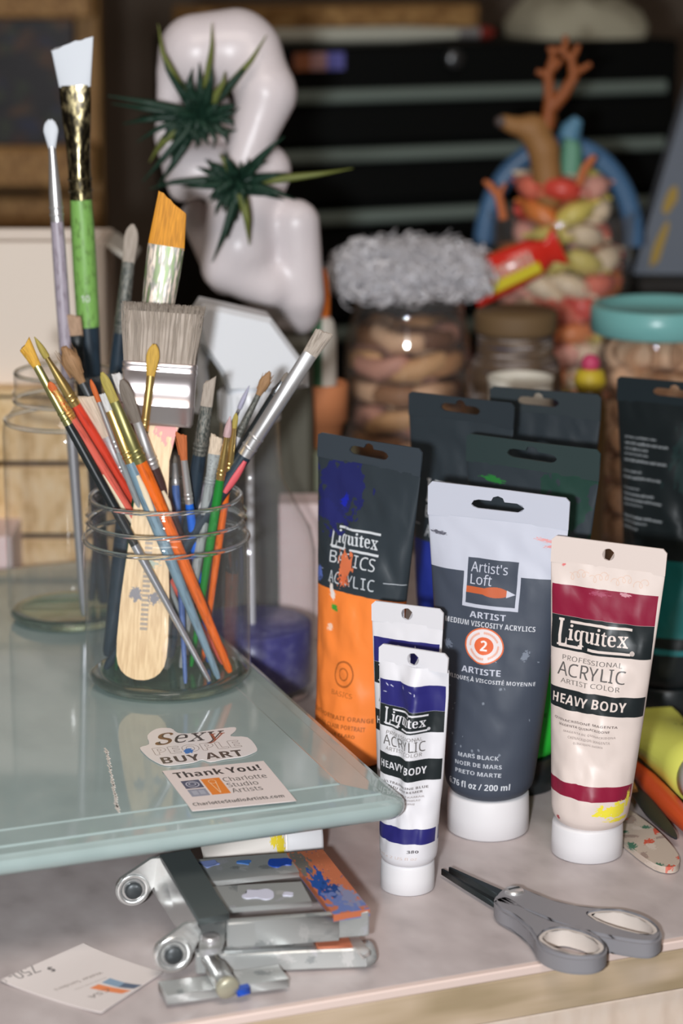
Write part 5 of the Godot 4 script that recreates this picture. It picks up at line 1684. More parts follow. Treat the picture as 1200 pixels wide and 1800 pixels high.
func cabinet() -> void:
	# black tool cabinet parallel to the table, its front 1.2 m behind the table's front edge
	var dirx := Vector3(cos(deg_to_rad(TURN)), 0, -sin(deg_to_rad(TURN)))
	var o := Vector3(0, 0, 0.189) + Vector3(-sin(deg_to_rad(TURN)), 0, -cos(deg_to_rad(TURN))) * 1.2
	# where a pixel meets the cabinet's front
	var nrm := Vector3(sin(deg_to_rad(TURN)), 0, cos(deg_to_rad(TURN)))
	var front := func(px: float, py: float) -> Vector3:
		var d := ray(px, py)
		return EYE + d * ((o - EYE).dot(nrm) / d.dot(nrm))
	var left: float = (front.call(440, 300) - o).dot(dirx)
	var right: float = (front.call(1192, 300) - o).dot(dirx)
	var top: float = front.call(800, 78).y
	var w := right - left
	var cx := (left + right) / 2.0
	var base := o + dirx * cx
	base.y = -0.75
	var t := thing("tool_cabinet", "black metal tool cabinet with long aluminium drawer pulls", "cabinet", turned(base))
	var H := top + 0.75
	var black := mat(rgb(9, 11, 10), 0.6, 0.0, null, 0.3)
	var mb := MB.new()
	box(mb, Vector3(w, H - 0.05, 0.3), 0.004, moved(0, 0.05 + (H - 0.05) / 2, -0.155))
	part(t, "body", mb.mesh(), black)
	for x in [-1, 1]:
		for z in [-0.05, -0.26]:
			mb = MB.new()
			lathe(mb, [[0.0, -0.012], [0.026, -0.012], [0.028, 0.0], [0.026, 0.012], [0.0, 0.012]], 24, Transform3D(Basis(Vector3.BACK, PI / 2), Vector3(x * (w / 2 - 0.06), 0.028, z)))
			part(t, "caster", mb.mesh(), M.steel_dark)
	var alu := mat(rgb(128, 142, 134), 0.5, 0.2)
	var ys := [front.call(850, 160).y, front.call(850, 262).y, front.call(850, 368).y]
	var step: float = ys[0] - ys[1]
	for k in 12:
		var y: float = ys[k] if k < 3 else ys[2] - step * (k - 2)
		y += 0.75
		if y < 0.12:
			break
		mb = MB.new()
		box(mb, Vector3(w - 0.03, step - 0.006, 0.012), 0.002, moved(0, y - step * 0.36, 0.0))
		var dr := part(t, "drawer", mb.mesh(), black)
		mb = MB.new()
		var hh := 0.0135
		loft(mb, [[-(w - 0.05) / 2, hh / 2, 0.006, 0, 0, 3.0], [(w - 0.05) / 2, hh / 2, 0.006, 0, 0, 3.0]], 16, Transform3D(Basis(Vector3(0, 1, 0), Vector3(1, 0, 0), Vector3(0, 0, -1)), Vector3(0, y, 0.011)))
		part(dr, "drawer_pull", mb.mesh(), alu, "long dull aluminium pull")
	# a small bright sticker and a lock on the top rail
	var sp: Vector3 = front.call(560, 108)
	var q := sp - base
	var im := paper(96, 32, rgb(90, 80, 110))
	rect(im, 0, 0, 32, 32, rgb(176, 110, 76))
	rect(im, 32, 0, 62, 32, rgb(206, 160, 160))
	rect(im, 62, 0, 96, 32, rgb(112, 112, 190))
	part(t, "sticker", boxm(Vector3(0.05, 0.016, 0.001), 0.0, moved(q.dot(dirx), q.y, 0.0006)), mat(rgb(255, 255, 255), 0.5, 0.0, tex(im)), "small pink and blue sticker")
	sp = front.call(796, 104)
	q = sp - base
	mb = MB.new()
	lathe(mb, [[0.0, 0.0], [0.009, 0.0], [0.009, 0.006], [0.007, 0.008], [0.0, 0.008]], 24, Transform3D(Basis(Vector3.RIGHT, PI / 2), Vector3(q.dot(dirx), q.y, 0.0)))
	part(t, "lock", mb.mesh(), M.steel_dark)
	# things lying on top of it
	var on_top := func(px: float, back: float) -> Vector3:
		var p: Vector3 = front.call(px, 78)
		return p - nrm * back
	var p0: Vector3 = on_top.call(470, 0.05)
	var p1: Vector3 = on_top.call(900, 0.04)
	p0.y = top + 0.008
	p1.y = top + 0.008
	var br := thing("paintbrush", "long white-handled brush with red tip lying on the tool cabinet", "paintbrush", Transform3D(Basis(), p0))
	mb = MB.new()
	pipe(mb, [Vector3.ZERO, (p1 - p0) * 0.1, (p1 - p0) * 0.6, (p1 - p0) * 0.84], [0.005, 0.0075, 0.0078, 0.005], 14)
	part(br, "handle", mb.mesh(), mat(rgb(206, 206, 190), 0.5))
	mb = MB.new()
	pipe(mb, [(p1 - p0) * 0.84, (p1 - p0) * 0.93], [0.0055, 0.006], 14)
	part(br, "ferrule", mb.mesh(), M.steel)
	mb = MB.new()
	pipe(mb, [(p1 - p0) * 0.93, (p1 - p0) * 0.97, p1 - p0], [0.006, 0.0065, 0.002], 14)
	part(br, "bristles", mb.mesh(), mat(rgb(140, 44, 34), 0.6))
	var c: Vector3 = on_top.call(720, 0.22)
	c.y = top
	single("wooden_plank", boxm(Vector3(0.3, 0.028, 0.09), 0.002, moved(0, 0.0145, 0)), M.wood_dark, "brown wooden plank lying along the back of the tool cabinet top", "plank", turned(c))
	c = on_top.call(1075, 0.08)
	c.y = top
	mb = MB.new()
	loft(mb, [[0.0004, 0.062, 0.06, 0, 0, 4.0], [0.012, 0.064, 0.06, 0, 0, 4.0], [0.026, 0.06, 0.055, 0, 0, 3.0], [0.036, 0.045, 0.045, 0, 0, 3.0], [0.04, 0.02, 0.03, 0, 0, 3.0]], 36, Transform3D(), true, true, func(p: Vector3) -> Vector3: return p + Vector3(0, noise.get_noise_3d(p.x * 30, p.y * 60, p.z * 30) * 0.012 * smoothstep(0.004, 0.02, p.y), 0))
	single("folded_cloth", mb.mesh(), mat(rgb(190, 184, 160), 0.85), "folded cream cloth on the tool cabinet", "cloth", turned(c))

func leaf_blade(mb: MB, pts: Array, w: float) -> void:
	# a tapering, gently folded blade through the points
	var n := 14
	var start := mb.v.size()
	var rows := []
	var cur := Curve3D.new()
	for i in pts.size():
		var tan: Vector3 = (pts[mini(i + 1, pts.size() - 1)] - pts[maxi(i - 1, 0)]) / 6.0
		cur.add_point(pts[i], -tan, tan)
	var len := cur.get_baked_length()
	for i in n + 1:
		var s := float(i) / n
		var p := cur.sample_baked(s * len)
		var d := (cur.sample_baked(minf(s + 0.03, 1.0) * len) - cur.sample_baked(maxf(s - 0.03, 0.0) * len)).normalized()
		var side := d.cross(Vector3(0.2, 0.3, 1).normalized()).normalized()
		var ww := w * (1.0 - pow(s, 1.5)) * (0.75 + 0.25 * sin(s * PI)) + 0.00025
		var up := side.cross(d)
		rows.append([p - side * ww + up * ww * 0.25, p - up * ww * 0.16, p + side * ww + up * ww * 0.25, p + up * ww * 0.22])
	for i in n:
		for k in 4:
			mb.quad(rows[i][k], rows[i][(k + 1) % 4], rows[i + 1][(k + 1) % 4], rows[i + 1][k], 1)
	mb.quad(rows[0][0], rows[0][1], rows[0][2], rows[0][3], 2)
	mb.fix(start)

func sculpture() -> void:
	var z := -0.40
	var px := per_px(deep(420, 300, z))
	var foot := deep(430, 580, z)
	# the stand it sits on
	var st_top := deep(450, 588, z).y
	single("plinth_box", boxm(Vector3(0.085, st_top, 0.09), 0.003, moved(0, st_top / 2, 0)), mat(rgb(88, 86, 74), 0.7), "olive-grey box under the white sculpture", "box", Transform3D(Basis(), Vector3(foot.x + 0.002, 0.0, z - 0.02)))
	var o := Vector3(foot.x, st_top, z)
	var t := thing("sculpture_planter", "glossy white plaster sculpture with hollow for air plants", "sculpture", Transform3D(Basis(), o))
	var caps := []
	for e in [[345, 92, 0.0, 66, 415, 82, -0.005, 66], [440, 95, 0.0, 56, 462, 150, 0.012, 50], [470, 168, 0.014, 50, 428, 282, 0.022, 34], [300, 130, 0.004, 24, 292, 235, 0.0, 20], [296, 260, 0.0, 20, 320, 330, 0.004, 24], [350, 200, -0.028, 60, 370, 290, -0.02, 58], [340, 300, 0.006, 44, 462, 300, 0.004, 50], [430, 345, 0.0, 62, 420, 430, 0.01, 62], [520, 392, 0.006, 42, 532, 520, 0.004, 38], [395, 470, 0.014, 42, 470, 500, 0.008, 44], [470, 430, -0.01, 60, 530, 545, -0.002, 34], [345, 380, -0.03, 30, 400, 480, -0.02, 40], [430, 560, -0.012, 24, 525, 562, -0.006, 26]]:
		caps.append([deep(e[0], e[1], z + e[2]) - o, deep(e[4], e[5], z + e[6]) - o, e[3] * px, e[7] * px])
	var mb := MB.new()
	blob(mb, caps, 0.0032, 0.0028, [[deep(345, 205, z + 0.045) - o, 62 * px], [deep(318, 395, z + 0.05) - o, 46 * px]])
	part(t, "body", mb.mesh(), M.plaster)
	# two air plants sitting in it
	var plants := [
		["spiky dark green air plant spilling left from the sculpture's hollow", [352, 205], 0.03, [[188, 168, 300], [196, 182, 280], [215, 218, 280], [240, 250, 300], [262, 285, 300], [250, 320, 310], [275, 330, 320], [245, 205, 290], [278, 42, 290], [285, 100, 300], [372, 40, 372], [318, 158, 318], [338, 120, 330], [350, 110, 352], [372, 112, 370], [395, 125, 392], [405, 150, 400], [414, 190, 410], [412, 225, 405], [400, 255, 396], [375, 262, 380], [345, 262, 350], [318, 262, 325], [300, 290, 315], [286, 250, 300], [300, 195, 310], [310, 230, 320], [468, 62, 428], [440, 105, 415], [330, 180, 335], [360, 150, 352], [385, 180, 375], [340, 240, 345], [365, 245, 362]]],
		["spiky dark green air plant draped across the sculpture's waist", [418, 322], 0.045, [[500, 352, 462], [488, 345, 455], [520, 352, 470], [372, 462, 408], [438, 432, 432], [415, 390, 416], [400, 420, 408], [318, 328, 368], [345, 322, 378], [262, 332, 330], [500, 240, 470], [470, 285, 450], [505, 305, 470], [360, 280, 385], [345, 295, 380], [385, 270, 398], [440, 290, 430], [382, 345, 400], [450, 340, 436], [620, 296, 540], [395, 265, 402], [365, 350, 390], [430, 360, 426], [455, 325, 440]]],
	]
	for p in plants:
		var c: Vector3 = deep(p[1][0], p[1][1], z + p[2])
		var pl := thing("air_plant", p[0], "plant", Transform3D(Basis(), c), "air plants on the sculpture")
		var i := 0
		for e in p[3]:
			i += 1
			var dz := rng.randf_range(-0.004, 0.018)
			var tip := deep(e[0], e[1], z + p[2] + dz) - c
			var mid := deep(e[2], (e[1] + p[1][1]) / 2.0 - 8.0 + 10.0 * sin(i), z + p[2] + dz * 0.5 + 0.014) - c
			mb = MB.new()
			leaf_blade(mb, [Vector3(rng.randf_range(-0.004, 0.004), rng.randf_range(-0.004, 0.004), -0.002), mid * 0.55, mid.lerp(tip, 0.35), tip], rng.randf_range(0.0032, 0.0048) if tip.length() < 0.05 else 0.0034)
			part(pl, "leaf", mb.mesh(), M.leaf_light if (e[1] < 70 or e[0] > 560 or i % 11 == 5) else M.leaf)
		for k in 22:                        # short inner leaves filling the heart
			var a := rng.randf() * TAU
			var l := rng.randf_range(0.014, 0.026)
			mb = MB.new()
			leaf_blade(mb, [Vector3.ZERO, Vector3(cos(a) * l * 0.4, sin(a) * l * 0.4, 0.008), Vector3(cos(a + 0.2) * l * 0.8, sin(a + 0.2) * l * 0.8, 0.012), Vector3(cos(a + 0.3) * l, sin(a + 0.3) * l, 0.009)], 0.0034)
			part(pl, "leaf", mb.mesh(), M.leaf)

func clear_pot(called: String, label: String, at: Vector3, prof: Array) -> Node3D:
	var t := thing(called, label, "jar", Transform3D(Basis(), at))
	var mb := MB.new()
	var inner := []
	for i in range(prof.size() - 1, 0, -1):
		inner.append([maxf(prof[i][0] - 0.0025, 0.0), prof[i][1] + (0.003 if i < 2 else 0.0)])
	inner.append([0.0, prof[0][1] + 0.004])
	lathe(mb, prof + inner, 56)
	part(t, "glass", mb.mesh(), M.glass)
	return t

func tinsel_jar() -> void:
	var b := on(715, 945, 0.0) + Vector3(0, 0.0003, 0)
	var px := per_px(b + Vector3(0, 0.1, 0))
	var R := 112.0 * px
	var H: float = deep(715, 500, b.z).y
	clear_pot("glass_jar", "wide clear glass jar of brown wood scraps heaped with silver tinsel", b, [[0.0, 0.0], [R * 0.94, 0.0], [R, 0.006], [R, H * 0.7], [R * 0.97, H * 0.8], [R * 0.86, H * 0.9], [R * 0.86, H]])
	# wood scraps inside
	var tones := [rgb(214, 166, 116), rgb(190, 138, 92), rgb(150, 104, 66), rgb(226, 184, 148), rgb(110, 70, 44), rgb(206, 150, 130)]
	var shapes := []
	for k in 5:
		var mb := MB.new()
		loft(mb, [[-0.022, 0.005, 0.004, 0, 0, 3.0], [-0.018, 0.009, 0.007, 0, 0, 3.0], [0.0, 0.0105 + 0.001 * k, 0.008, 0, 0, 3.0], [0.017, 0.009, 0.007, 0, 0, 3.0], [0.021, 0.004, 0.003, 0, 0, 3.0]], 12, Transform3D(), true, true, func(p: Vector3) -> Vector3: return p + Vector3(noise.get_noise_2d(p.y * 60, k * 9.0), 0, noise.get_noise_2d(p.y * 60, k * 9.0 + 4.0)) * 0.004)
		shapes.append(mb.mesh())
	var mats := []
	for c in tones:
		mats.append(mat(c, 0.6))
	var names_ := ["tan", "brown", "dark brown", "pale", "almost black", "pinkish"]
	var lay := 0
	while lay * 0.021 + 0.02 < H * 0.9:
		for k in 8:
			var a := TAU * k / 8.0 + lay * 0.5 + rng.randf_range(-0.1, 0.1)
			var r := R * (1.0 - 0.16 * smoothstep(0.68, 0.9, (0.0135 + lay * 0.0205) / H)) - 0.0165
			var ci := (k * 5 + lay * 3) % 6
			var y := 0.0135 + lay * 0.0205
			single("wood_scrap", shapes[(k + lay) % 5], mats[ci], names_[ci] + " scrap of wood inside the tinsel-topped jar", "wood scrap", Transform3D(Basis(Vector3.UP, -a + rng.randf_range(-0.2, 0.2)) * Basis(Vector3.RIGHT, PI / 2 + rng.randf_range(-0.25, 0.25)), b + Vector3(cos(a) * r, y, sin(a) * r)), "wood scraps in the jar")
		lay += 1
	# silver tinsel heaped in the mouth
	var curl := MB.new()
	var pts := []
	for k in 26:
		var a := k * 0.75
		pts.append(Vector3(cos(a) * 0.0044, (k - 13) * 0.0008, sin(a) * 0.0044))
	pipe(curl, pts, [0.0009], 5, 0.35)
	var mm := MultiMesh.new()
	mm.transform_format = MultiMesh.TRANSFORM_3D
	mm.mesh = curl.mesh()
	var W := 136.0 * px
	var list := []
	for k in 620:
		var a := rng.randf() * TAU
		var r := sqrt(rng.randf()) * W
		var y := rng.randf_range(0.0, 1.0) * 0.027 * sqrt(maxf(0.0, 1.0 - pow(r / (W * 1.06), 4.0)))
		var bs := Basis(Vector3(rng.randf_range(-1, 1), rng.randf_range(-1, 1), rng.randf_range(-1, 1)).normalized(), rng.randf() * TAU)
		list.append(Transform3D(bs.scaled(Vector3.ONE * rng.randf_range(0.8, 1.3)), Vector3(cos(a) * r, y + 0.004, sin(a) * r)))
	mm.instance_count = list.size()
	for k in list.size():
		mm.set_instance_transform(k, list[k])
	var ti := MultiMeshInstance3D.new()
	ti.name = "tinsel"
	ti.multimesh = mm
	ti.material_override = mat(rgb(240, 238, 242), 0.34, 0.2)
	ti.position = b + Vector3(0, H - 0.004, 0)
	ti.set_meta("label", "heap of crinkled silver tinsel on the mouth of the glass jar")
	ti.set_meta("category", "tinsel")
	ti.set_meta("kind", "stuff")
	add_child(ti)

func candy_jar() -> void:
	var b := Vector3(deep(982, 600, -0.72).x, 0.0003, -0.72)
	var px := per_px(b + Vector3(0, 0.15, 0))
	var R := 124.0 * px
	var H: float = deep(980, 372, b.z).y
	var t := clear_pot("candy_pail", "clear pail of red and yellow sweets with blue arched handle", b, [[0.0, 0.0], [R * 0.84, 0.0], [R * 0.87, 0.006], [R * 0.95, H * 0.5], [R * 1.0, H * 0.97], [R * 1.03, H]])
	var mb := MB.new()
	var arc := []
	for k in 25:
		var a := PI * k / 24.0
		arc.append(Vector3(cos(a) * R * 1.07, H - 0.03 + sin(a) * R * 1.42, -0.02))
	pipe(mb, arc, [0.0065], 12, 1.3)
	part(t, "handle", mb.mesh(), mat(rgb(74, 112, 150), 0.4), "blue arched handle")
	# sweets: twisted wrappers, in layers against the glass and heaped on top
	var kinds := [["red", rgb(226, 80, 66)], ["coral", rgb(236, 126, 104)], ["cream", rgb(240, 220, 190)], ["yellow", rgb(222, 206, 110)], ["pale pink", rgb(240, 176, 160)], ["orange", rgb(226, 134, 70)]]
	var mats := []
	for k in kinds:
		mats.append(mat(k[1], 0.35))
	mb = MB.new()
	loft(mb, [[-0.021, 0.007, 0.002], [-0.015, 0.0035, 0.003], [-0.012, 0.0085, 0.0075], [0.0, 0.0108, 0.0095], [0.012, 0.0085, 0.0075], [0.015, 0.0035, 0.003], [0.021, 0.007, 0.002]], 12)
	var sweet := mb.mesh()
	var y := 0.012
	var lay := 0
	while y < H + 0.03:
		var over := maxf(0.0, y - H + 0.02)
		var n := 10 if over == 0.0 else 6
		for k in n:
			var rr := (R * lerpf(0.88, 1.0, y / H) - 0.0155) if over == 0.0 else R * 0.5
			var a := TAU * k / n + lay * 0.37
			var ci := (k * 7 + lay * 2 + int(rng.randi() % 2)) % 6
			single("wrapped_sweet", sweet, mats[ci], kinds[ci][0] + " wrapped sweet in the clear pail", "sweet", Transform3D(Basis(Vector3.UP, -a) * Basis(Vector3.RIGHT, PI / 2 + rng.randf_range(-0.5, 0.5)), b + Vector3(cos(a) * rr, y, sin(a) * rr)), "sweets in the pail")
		y += 0.0185
		lay += 1
	# deer figurine standing in the sweets
	var z := b.z + 0.02
	var o := deep(962, 345, z)
	var d := thing("deer_figurine", "brown deer figurine with tall branching antlers standing among the sweets", "figurine", Transform3D(Basis(), o))
	var caps := []
	for e in [[965, 345, 0.0, 26, 955, 265, 0.0, 25], [955, 262, 0.0, 25, 935, 228, 0.0, 24], [935, 226, 0.0, 23, 905, 222, 0.004, 14], [902, 220, 0.004, 13, 885, 214, 0.006, 13], [958, 222, 0.0, 10, 975, 208, -0.006, 6]]:
		caps.append([deep(e[0], e[1], z + e[2]) - o, deep(e[4], e[5], z + e[6]) - o, e[3] * px, e[7] * px])
	mb = MB.new()
	blob(mb, caps, 0.0028, 0.0018)
	part(d, "head_and_neck", mb.mesh(), mat(rgb(166, 120, 70), 0.6))
	var brown := mat(rgb(160, 88, 40), 0.55)
	for br in [[[962, 225], [966, 180], [963, 130], [972, 100], [968, 88]], [[968, 190], [990, 165], [1008, 135], [1004, 105], [985, 88], [962, 86]], [[1006, 128], [1022, 122], [1038, 112]], [[1002, 104], [1012, 90], [1016, 78]], [[990, 90], [994, 76], [993, 62]], [[964, 135], [952, 128], [942, 126]], [[966, 125], [980, 112], [986, 104]]]:
		mb = MB.new()
		var pts := []
		var rad := []
		for i in br.size():
			pts.append(deep(br[i][0], br[i][1], z) - o)
			rad.append(lerpf(13.0 if br.size() > 3 else 8.0, 4.5, float(i) / (br.size() - 1)) * px)
		pipe(mb, pts, rad, 10)
		part(d, "antler", mb.mesh(), brown)
	mb = MB.new()
	lathe(mb, [[0.0, -0.005], [0.004, -0.003], [0.005, 0.0], [0.004, 0.003], [0.0, 0.005]], 14, Transform3D(Basis(), deep(880, 214, z + 0.008) - o))
	part(d, "nose", mb.mesh(), mat(rgb(96, 84, 80), 0.5))
	# small blue figure and two coral twigs poking out of the sweets
	o = deep(1003, 295, z - 0.02)
	d = thing("small_figurine", "small blue and green figurine behind the deer", "figurine", Transform3D(Basis(), o))
	mb = MB.new()
	pipe(mb, [Vector3(0, -0.004, 0), deep(1004, 262, z - 0.02) - o, deep(1002, 240, z - 0.02) - o], [0.0095, 0.008, 0.0055], 14)
	part(d, "body", mb.mesh(), mat(rgb(110, 168, 140), 0.5))
	mb = MB.new()
	pipe(mb, [deep(1000, 242, z - 0.02) - o, deep(1004, 226, z - 0.02) - o, deep(1016, 208, z - 0.02) - o], [0.009, 0.0085, 0.004], 14)
	part(d, "cap", mb.mesh(), mat(rgb(96, 146, 176), 0.5))
	for e in [[[885, 385], [876, 345], [860, 325], [850, 318]], [[1018, 325], [1026, 298], [1040, 280], [1046, 274]]]:
		o = deep(e[0][0], e[0][1], z + 0.03)
		mb = MB.new()
		var pts := []
		for q in e:
			pts.append(deep(q[0], q[1], z + 0.03) - o)
		pipe(mb, pts, [0.0036, 0.0034, 0.003, 0.0015], 10)
		pipe(mb, [pts[1], pts[1] + Vector3(0.005, 0.01, 0)], [0.0024, 0.0012], 8)
		single("coral_twig", mb.mesh(), mat(rgb(206, 116, 66), 0.6), "short orange twig leaning " + ("left" if e[0][0] < 900 else "right") + " out of the sweets", "twig", Transform3D(Basis(), o), "twigs in the sweets")
	# big red packet leaning on the pail
	var zz := b.z + R + 0.05
	var p0 := deep(838, 500, zz)
	var p1 := deep(985, 432, zz)
	var len := (p1 - p0).length()
	var up := (p1 - p0) / len
	var side := up.cross(Vector3.BACK).normalized()
	var w := 39.0 * per_px(p0)
	var im := paper(128, 256, rgb(226, 52, 40))
	for k in 9:
		rect(im, 18 + (k % 2) * 7, 30 + k * 17, 42, 40 + k * 17, rgb(216, 188, 170))
	rect(im, 62, 20, 86, 170, rgb(222, 206, 44))
	t = thing("sweet_packet", "shiny red sweet packet with yellow stripe leaning on the pail", "packet", Transform3D(Basis(side, up, side.cross(up)), p0))
	mb = MB.new()
	loft(mb, [[-0.006, w, 0.0008, 0, 0, 3.0], [0.0, w * 0.98, 0.001, 0, 0, 3.0], [len * 0.12, w, 0.008], [len * 0.4, w, 0.012], [len * 0.68, w * 0.9, 0.01], [len * 0.82, w * 0.6, 0.006], [len * 0.87, w * 0.55, 0.004], [len, w * 0.95, 0.003]], 28)
	var mesh := mb.mesh()
	part(t, "wrapper", mesh, mat(rgb(255, 255, 255), 0.22, 0.0, tex(im)))
	mb = MB.new()
	box(mb, Vector3(w * 0.5, len * 0.62, 0.002), 0.0008, moved(w * 0.35, len * 0.4, 0.0117))
	part(t, "yellow_stripe", mb.mesh(), mat(rgb(226, 208, 40), 0.25), "yellow stripe")

func lid_jar() -> void:
	var b := Vector3(deep(1152, 700, -0.5).x, 0.0003, -0.5)
	var px := per_px(b + Vector3(0, 0.12, 0))
	var R := 104.0 * px
	var yt: float = deep(1152, 535, b.z).y
	var lh := 46.0 * px
	var t := clear_pot("glass_jar", "clear glass jar of beige corks with turquoise screw lid", b, [[0.0, 0.0], [R * 0.94, 0.0], [R, 0.006], [R, yt - lh - 0.02], [R * 0.95, yt - lh - 0.008], [R * 0.95, yt - 0.006]])
	var mb := MB.new()
	var Lr := 118.0 * px
	lathe(mb, [[0.0, yt - 0.004], [Lr * 0.8, yt - 0.004], [Lr * 0.86, yt], [Lr * 0.96, yt], [Lr, yt - 0.002], [Lr * 1.0, yt - lh], [Lr * 0.97, yt - lh - 0.001], [Lr * 0.96, yt - lh + 0.001], [Lr * 0.95, yt - 0.005], [0.0, yt - 0.0065]], 64)
	part(t, "lid", mb.mesh(), mat(rgb(128, 192, 190), 0.28), "turquoise screw lid")
	mb = MB.new()
	loft(mb, [[-0.019, 0.0095, 0.0095], [-0.0185, 0.0103, 0.0103], [0.0185, 0.0103, 0.0103], [0.019, 0.0095, 0.0095]], 18)
	var cork := mb.mesh()
	var cm := [mat(rgb(230, 190, 154), 0.7), mat(rgb(214, 170, 132), 0.7), mat(rgb(196, 150, 112), 0.7)]
	var ctone := ["pale", "tan", "brown"]
	var lay := 0
	while 0.012 + lay * 0.0212 < yt - lh - 0.012:
		for k in 8:
			var a := TAU * k / 8.0 + lay * 0.4
			var r := R - 0.0195
			var ci := (k + lay * 2) % 3
			single("cork", cork, cm[ci], ctone[ci] + " cork inside the turquoise-lidded jar", "cork", Transform3D(Basis(Vector3.UP, -a) * Basis(Vector3.RIGHT, PI / 2 + rng.randf_range(-0.2, 0.2)), b + Vector3(cos(a) * r, 0.0145 + lay * 0.0212, sin(a) * r)), "corks in the jar")
		lay += 1

func odds() -> void:
	# small white dish with olive paint, on an upturned pot behind the black tubes
	var b := Vector3(deep(914, 700, -0.42).x, 0.0, -0.42)
	var px := per_px(b + Vector3(0, 0.1, 0))
	var yt: float = deep(914, 662, b.z).y
	var R := 58.0 * px
	var t := thing("paper_cup", "small white cup of olive paint behind the black tubes", "cup", Transform3D(Basis(), b))
	var mb := MB.new()
	lathe(mb, [[0.0, 0.0003], [R * 0.68, 0.0003], [R * 0.7, 0.002], [R * 0.97, yt - 0.003], [R, yt], [R * 0.95, yt], [R * 0.9, yt - 0.004], [R * 0.66, 0.006], [0.0, 0.006]], 44)
	part(t, "cup", mb.mesh(), mat(rgb(226, 220, 206), 0.5))
	mb = MB.new()
	lathe(mb, [[0.0, yt - 0.012], [R * 0.86, yt - 0.012], [R * 0.88, yt - 0.0105], [0.0, yt - 0.010]], 40)
	part(t, "olive_paint", mb.mesh(), mat(rgb(134, 128, 74), 0.35))
	# dark figures and sweets between the pail and the tubes
	var o := deep(905, 640, -0.5)
	o.y = 0.0
	var yb: float = deep(905, 585, -0.5).y
	t = thing("brown_jar", "brown jar with grey and navy patterned label between the sweets and the tubes", "jar", Transform3D(Basis(), o))
	mb = MB.new()
	lathe(mb, [[0.0, 0.0003], [0.03, 0.0003], [0.033, 0.004], [0.033, yb - 0.03], [0.03, yb - 0.018], [0.027, yb - 0.015], [0.027, yb], [0.025, yb + 0.001], [0.0, yb + 0.001]], 40)
	var im := paper(256, 256, rgb(96, 78, 62))
	for k in 60:
		smear(im, rng.randf_range(0, 256), rng.randf_range(0, 256), rng.randf_range(6, 20), rng.randf_range(5, 14), [rgb(60, 66, 90), rgb(168, 160, 158), rgb(130, 112, 96), rgb(84, 66, 52)][k % 4], rng.randf() * 3.0)
	part(t, "jar", mb.mesh(), mat(rgb(255, 255, 255), 0.4, 0.0, tex(im)))
	mb = MB.new()
	lathe(mb, [[0.0, yb + 0.001], [0.0285, yb + 0.001], [0.029, yb + 0.003], [0.029, yb + 0.014], [0.027, yb + 0.016], [0.0, yb + 0.016]], 40)
	part(t, "lid", mb.mesh(), mat(rgb(112, 88, 58), 0.7), "brown lid")
	o = Vector3(deep(1036, 700, -0.43).x, 0.0, -0.43)
	var yk: float = deep(1036, 640, -0.43).y
	t = thing("toy_bottle", "narrow brown bottle with yellow and pink stopper beside the turquoise-lidded jar", "bottle", Transform3D(Basis(), o))
	mb = MB.new()
	lathe(mb, [[0.0, 0.0003], [0.011, 0.0003], [0.012, 0.003], [0.012, yk - 0.03], [0.009, yk - 0.022], [0.008, yk - 0.016], [0.0, yk - 0.016]], 28)
	part(t, "bottle", mb.mesh(), mat(rgb(96, 74, 40), 0.35))
	mb = MB.new()
	lathe(mb, [[0.0, yk - 0.018], [0.0095, yk - 0.017], [0.011, yk - 0.012], [0.009, yk - 0.004], [0.0, yk - 0.003]], 28)
	part(t, "stopper", mb.mesh(), mat(rgb(206, 180, 50), 0.5), "yellow stopper")
	mb = MB.new()
	lathe(mb, [[0.0, yk - 0.004], [0.006, yk - 0.003], [0.0065, yk + 0.002], [0.004, yk + 0.006], [0.0, yk + 0.007]], 24)
	part(t, "bead", mb.mesh(), mat(rgb(206, 70, 110), 0.5), "pink bead")
	# terracotta pot and green-white bottle at the left of the tinsel jar
	var zt := -0.44
	var tin: float = deep(556, 782, zt).y
	single("olive_tin", boxm(Vector3(0.046, tin, 0.046), 0.003, moved(0, tin / 2, 0)), mat(rgb(120, 124, 100), 0.5), "olive-grey tin under the terracotta pot", "tin", Transform3D(Basis(), Vector3(deep(568, 800, zt).x, 0.0, zt)))
	b = Vector3(deep(566, 760, zt).x, tin + 0.0003, zt)
	yt = deep(566, 672, b.z).y - b.y
	mb = MB.new()
	R = 42.0 * per_px(b + Vector3(0, 0.05, 0))
	lathe(mb, [[0.0, 0.0], [R * 0.72, 0.0], [R * 0.95, yt - 0.026], [R * 1.08, yt - 0.026], [R * 1.1, yt - 0.002], [R * 1.06, yt], [R * 0.96, yt], [R * 0.88, yt - 0.02], [0.0, yt - 0.02]], 44)
	single("terracotta_pot", mb.mesh(), mat(rgb(206, 130, 84), 0.75), "orange terracotta pot left of the tinsel jar", "pot", Transform3D(Basis(), b))
	o = Vector3(b.x, b.y + yt, b.z)
	mb = MB.new()
	lathe(mb, [[0.0, -0.0195], [R * 0.6, -0.0195], [R * 0.62, 0.0], [R * 0.62, 0.03], [R * 0.5, 0.042], [R * 0.3, 0.046], [0.0, 0.046]], 36)
	im = paper(128, 64, rgb(70, 112, 80))
	rect(im, 0, 0, 44, 64, rgb(216, 208, 196))
	rect(im, 84, 0, 128, 64, rgb(216, 208, 196))
	t = thing("paint_bottle", "green and white paint bottle with orange cap standing in the terracotta pot", "bottle", Transform3D(Basis(Vector3.UP, 0.6), o))
	part(t, "bottle", mb.mesh(), mat(rgb(255, 255, 255), 0.4, 0.0, tex(im)))
	mb = MB.new()
	lathe(mb, [[0.0, 0.045], [R * 0.34, 0.045], [R * 0.34, 0.058], [R * 0.26, 0.072], [R * 0.16, 0.078], [0.0, 0.078]], 28)
	part(t, "cap", mb.mesh(), mat(rgb(230, 120, 44), 0.35), "orange cap")
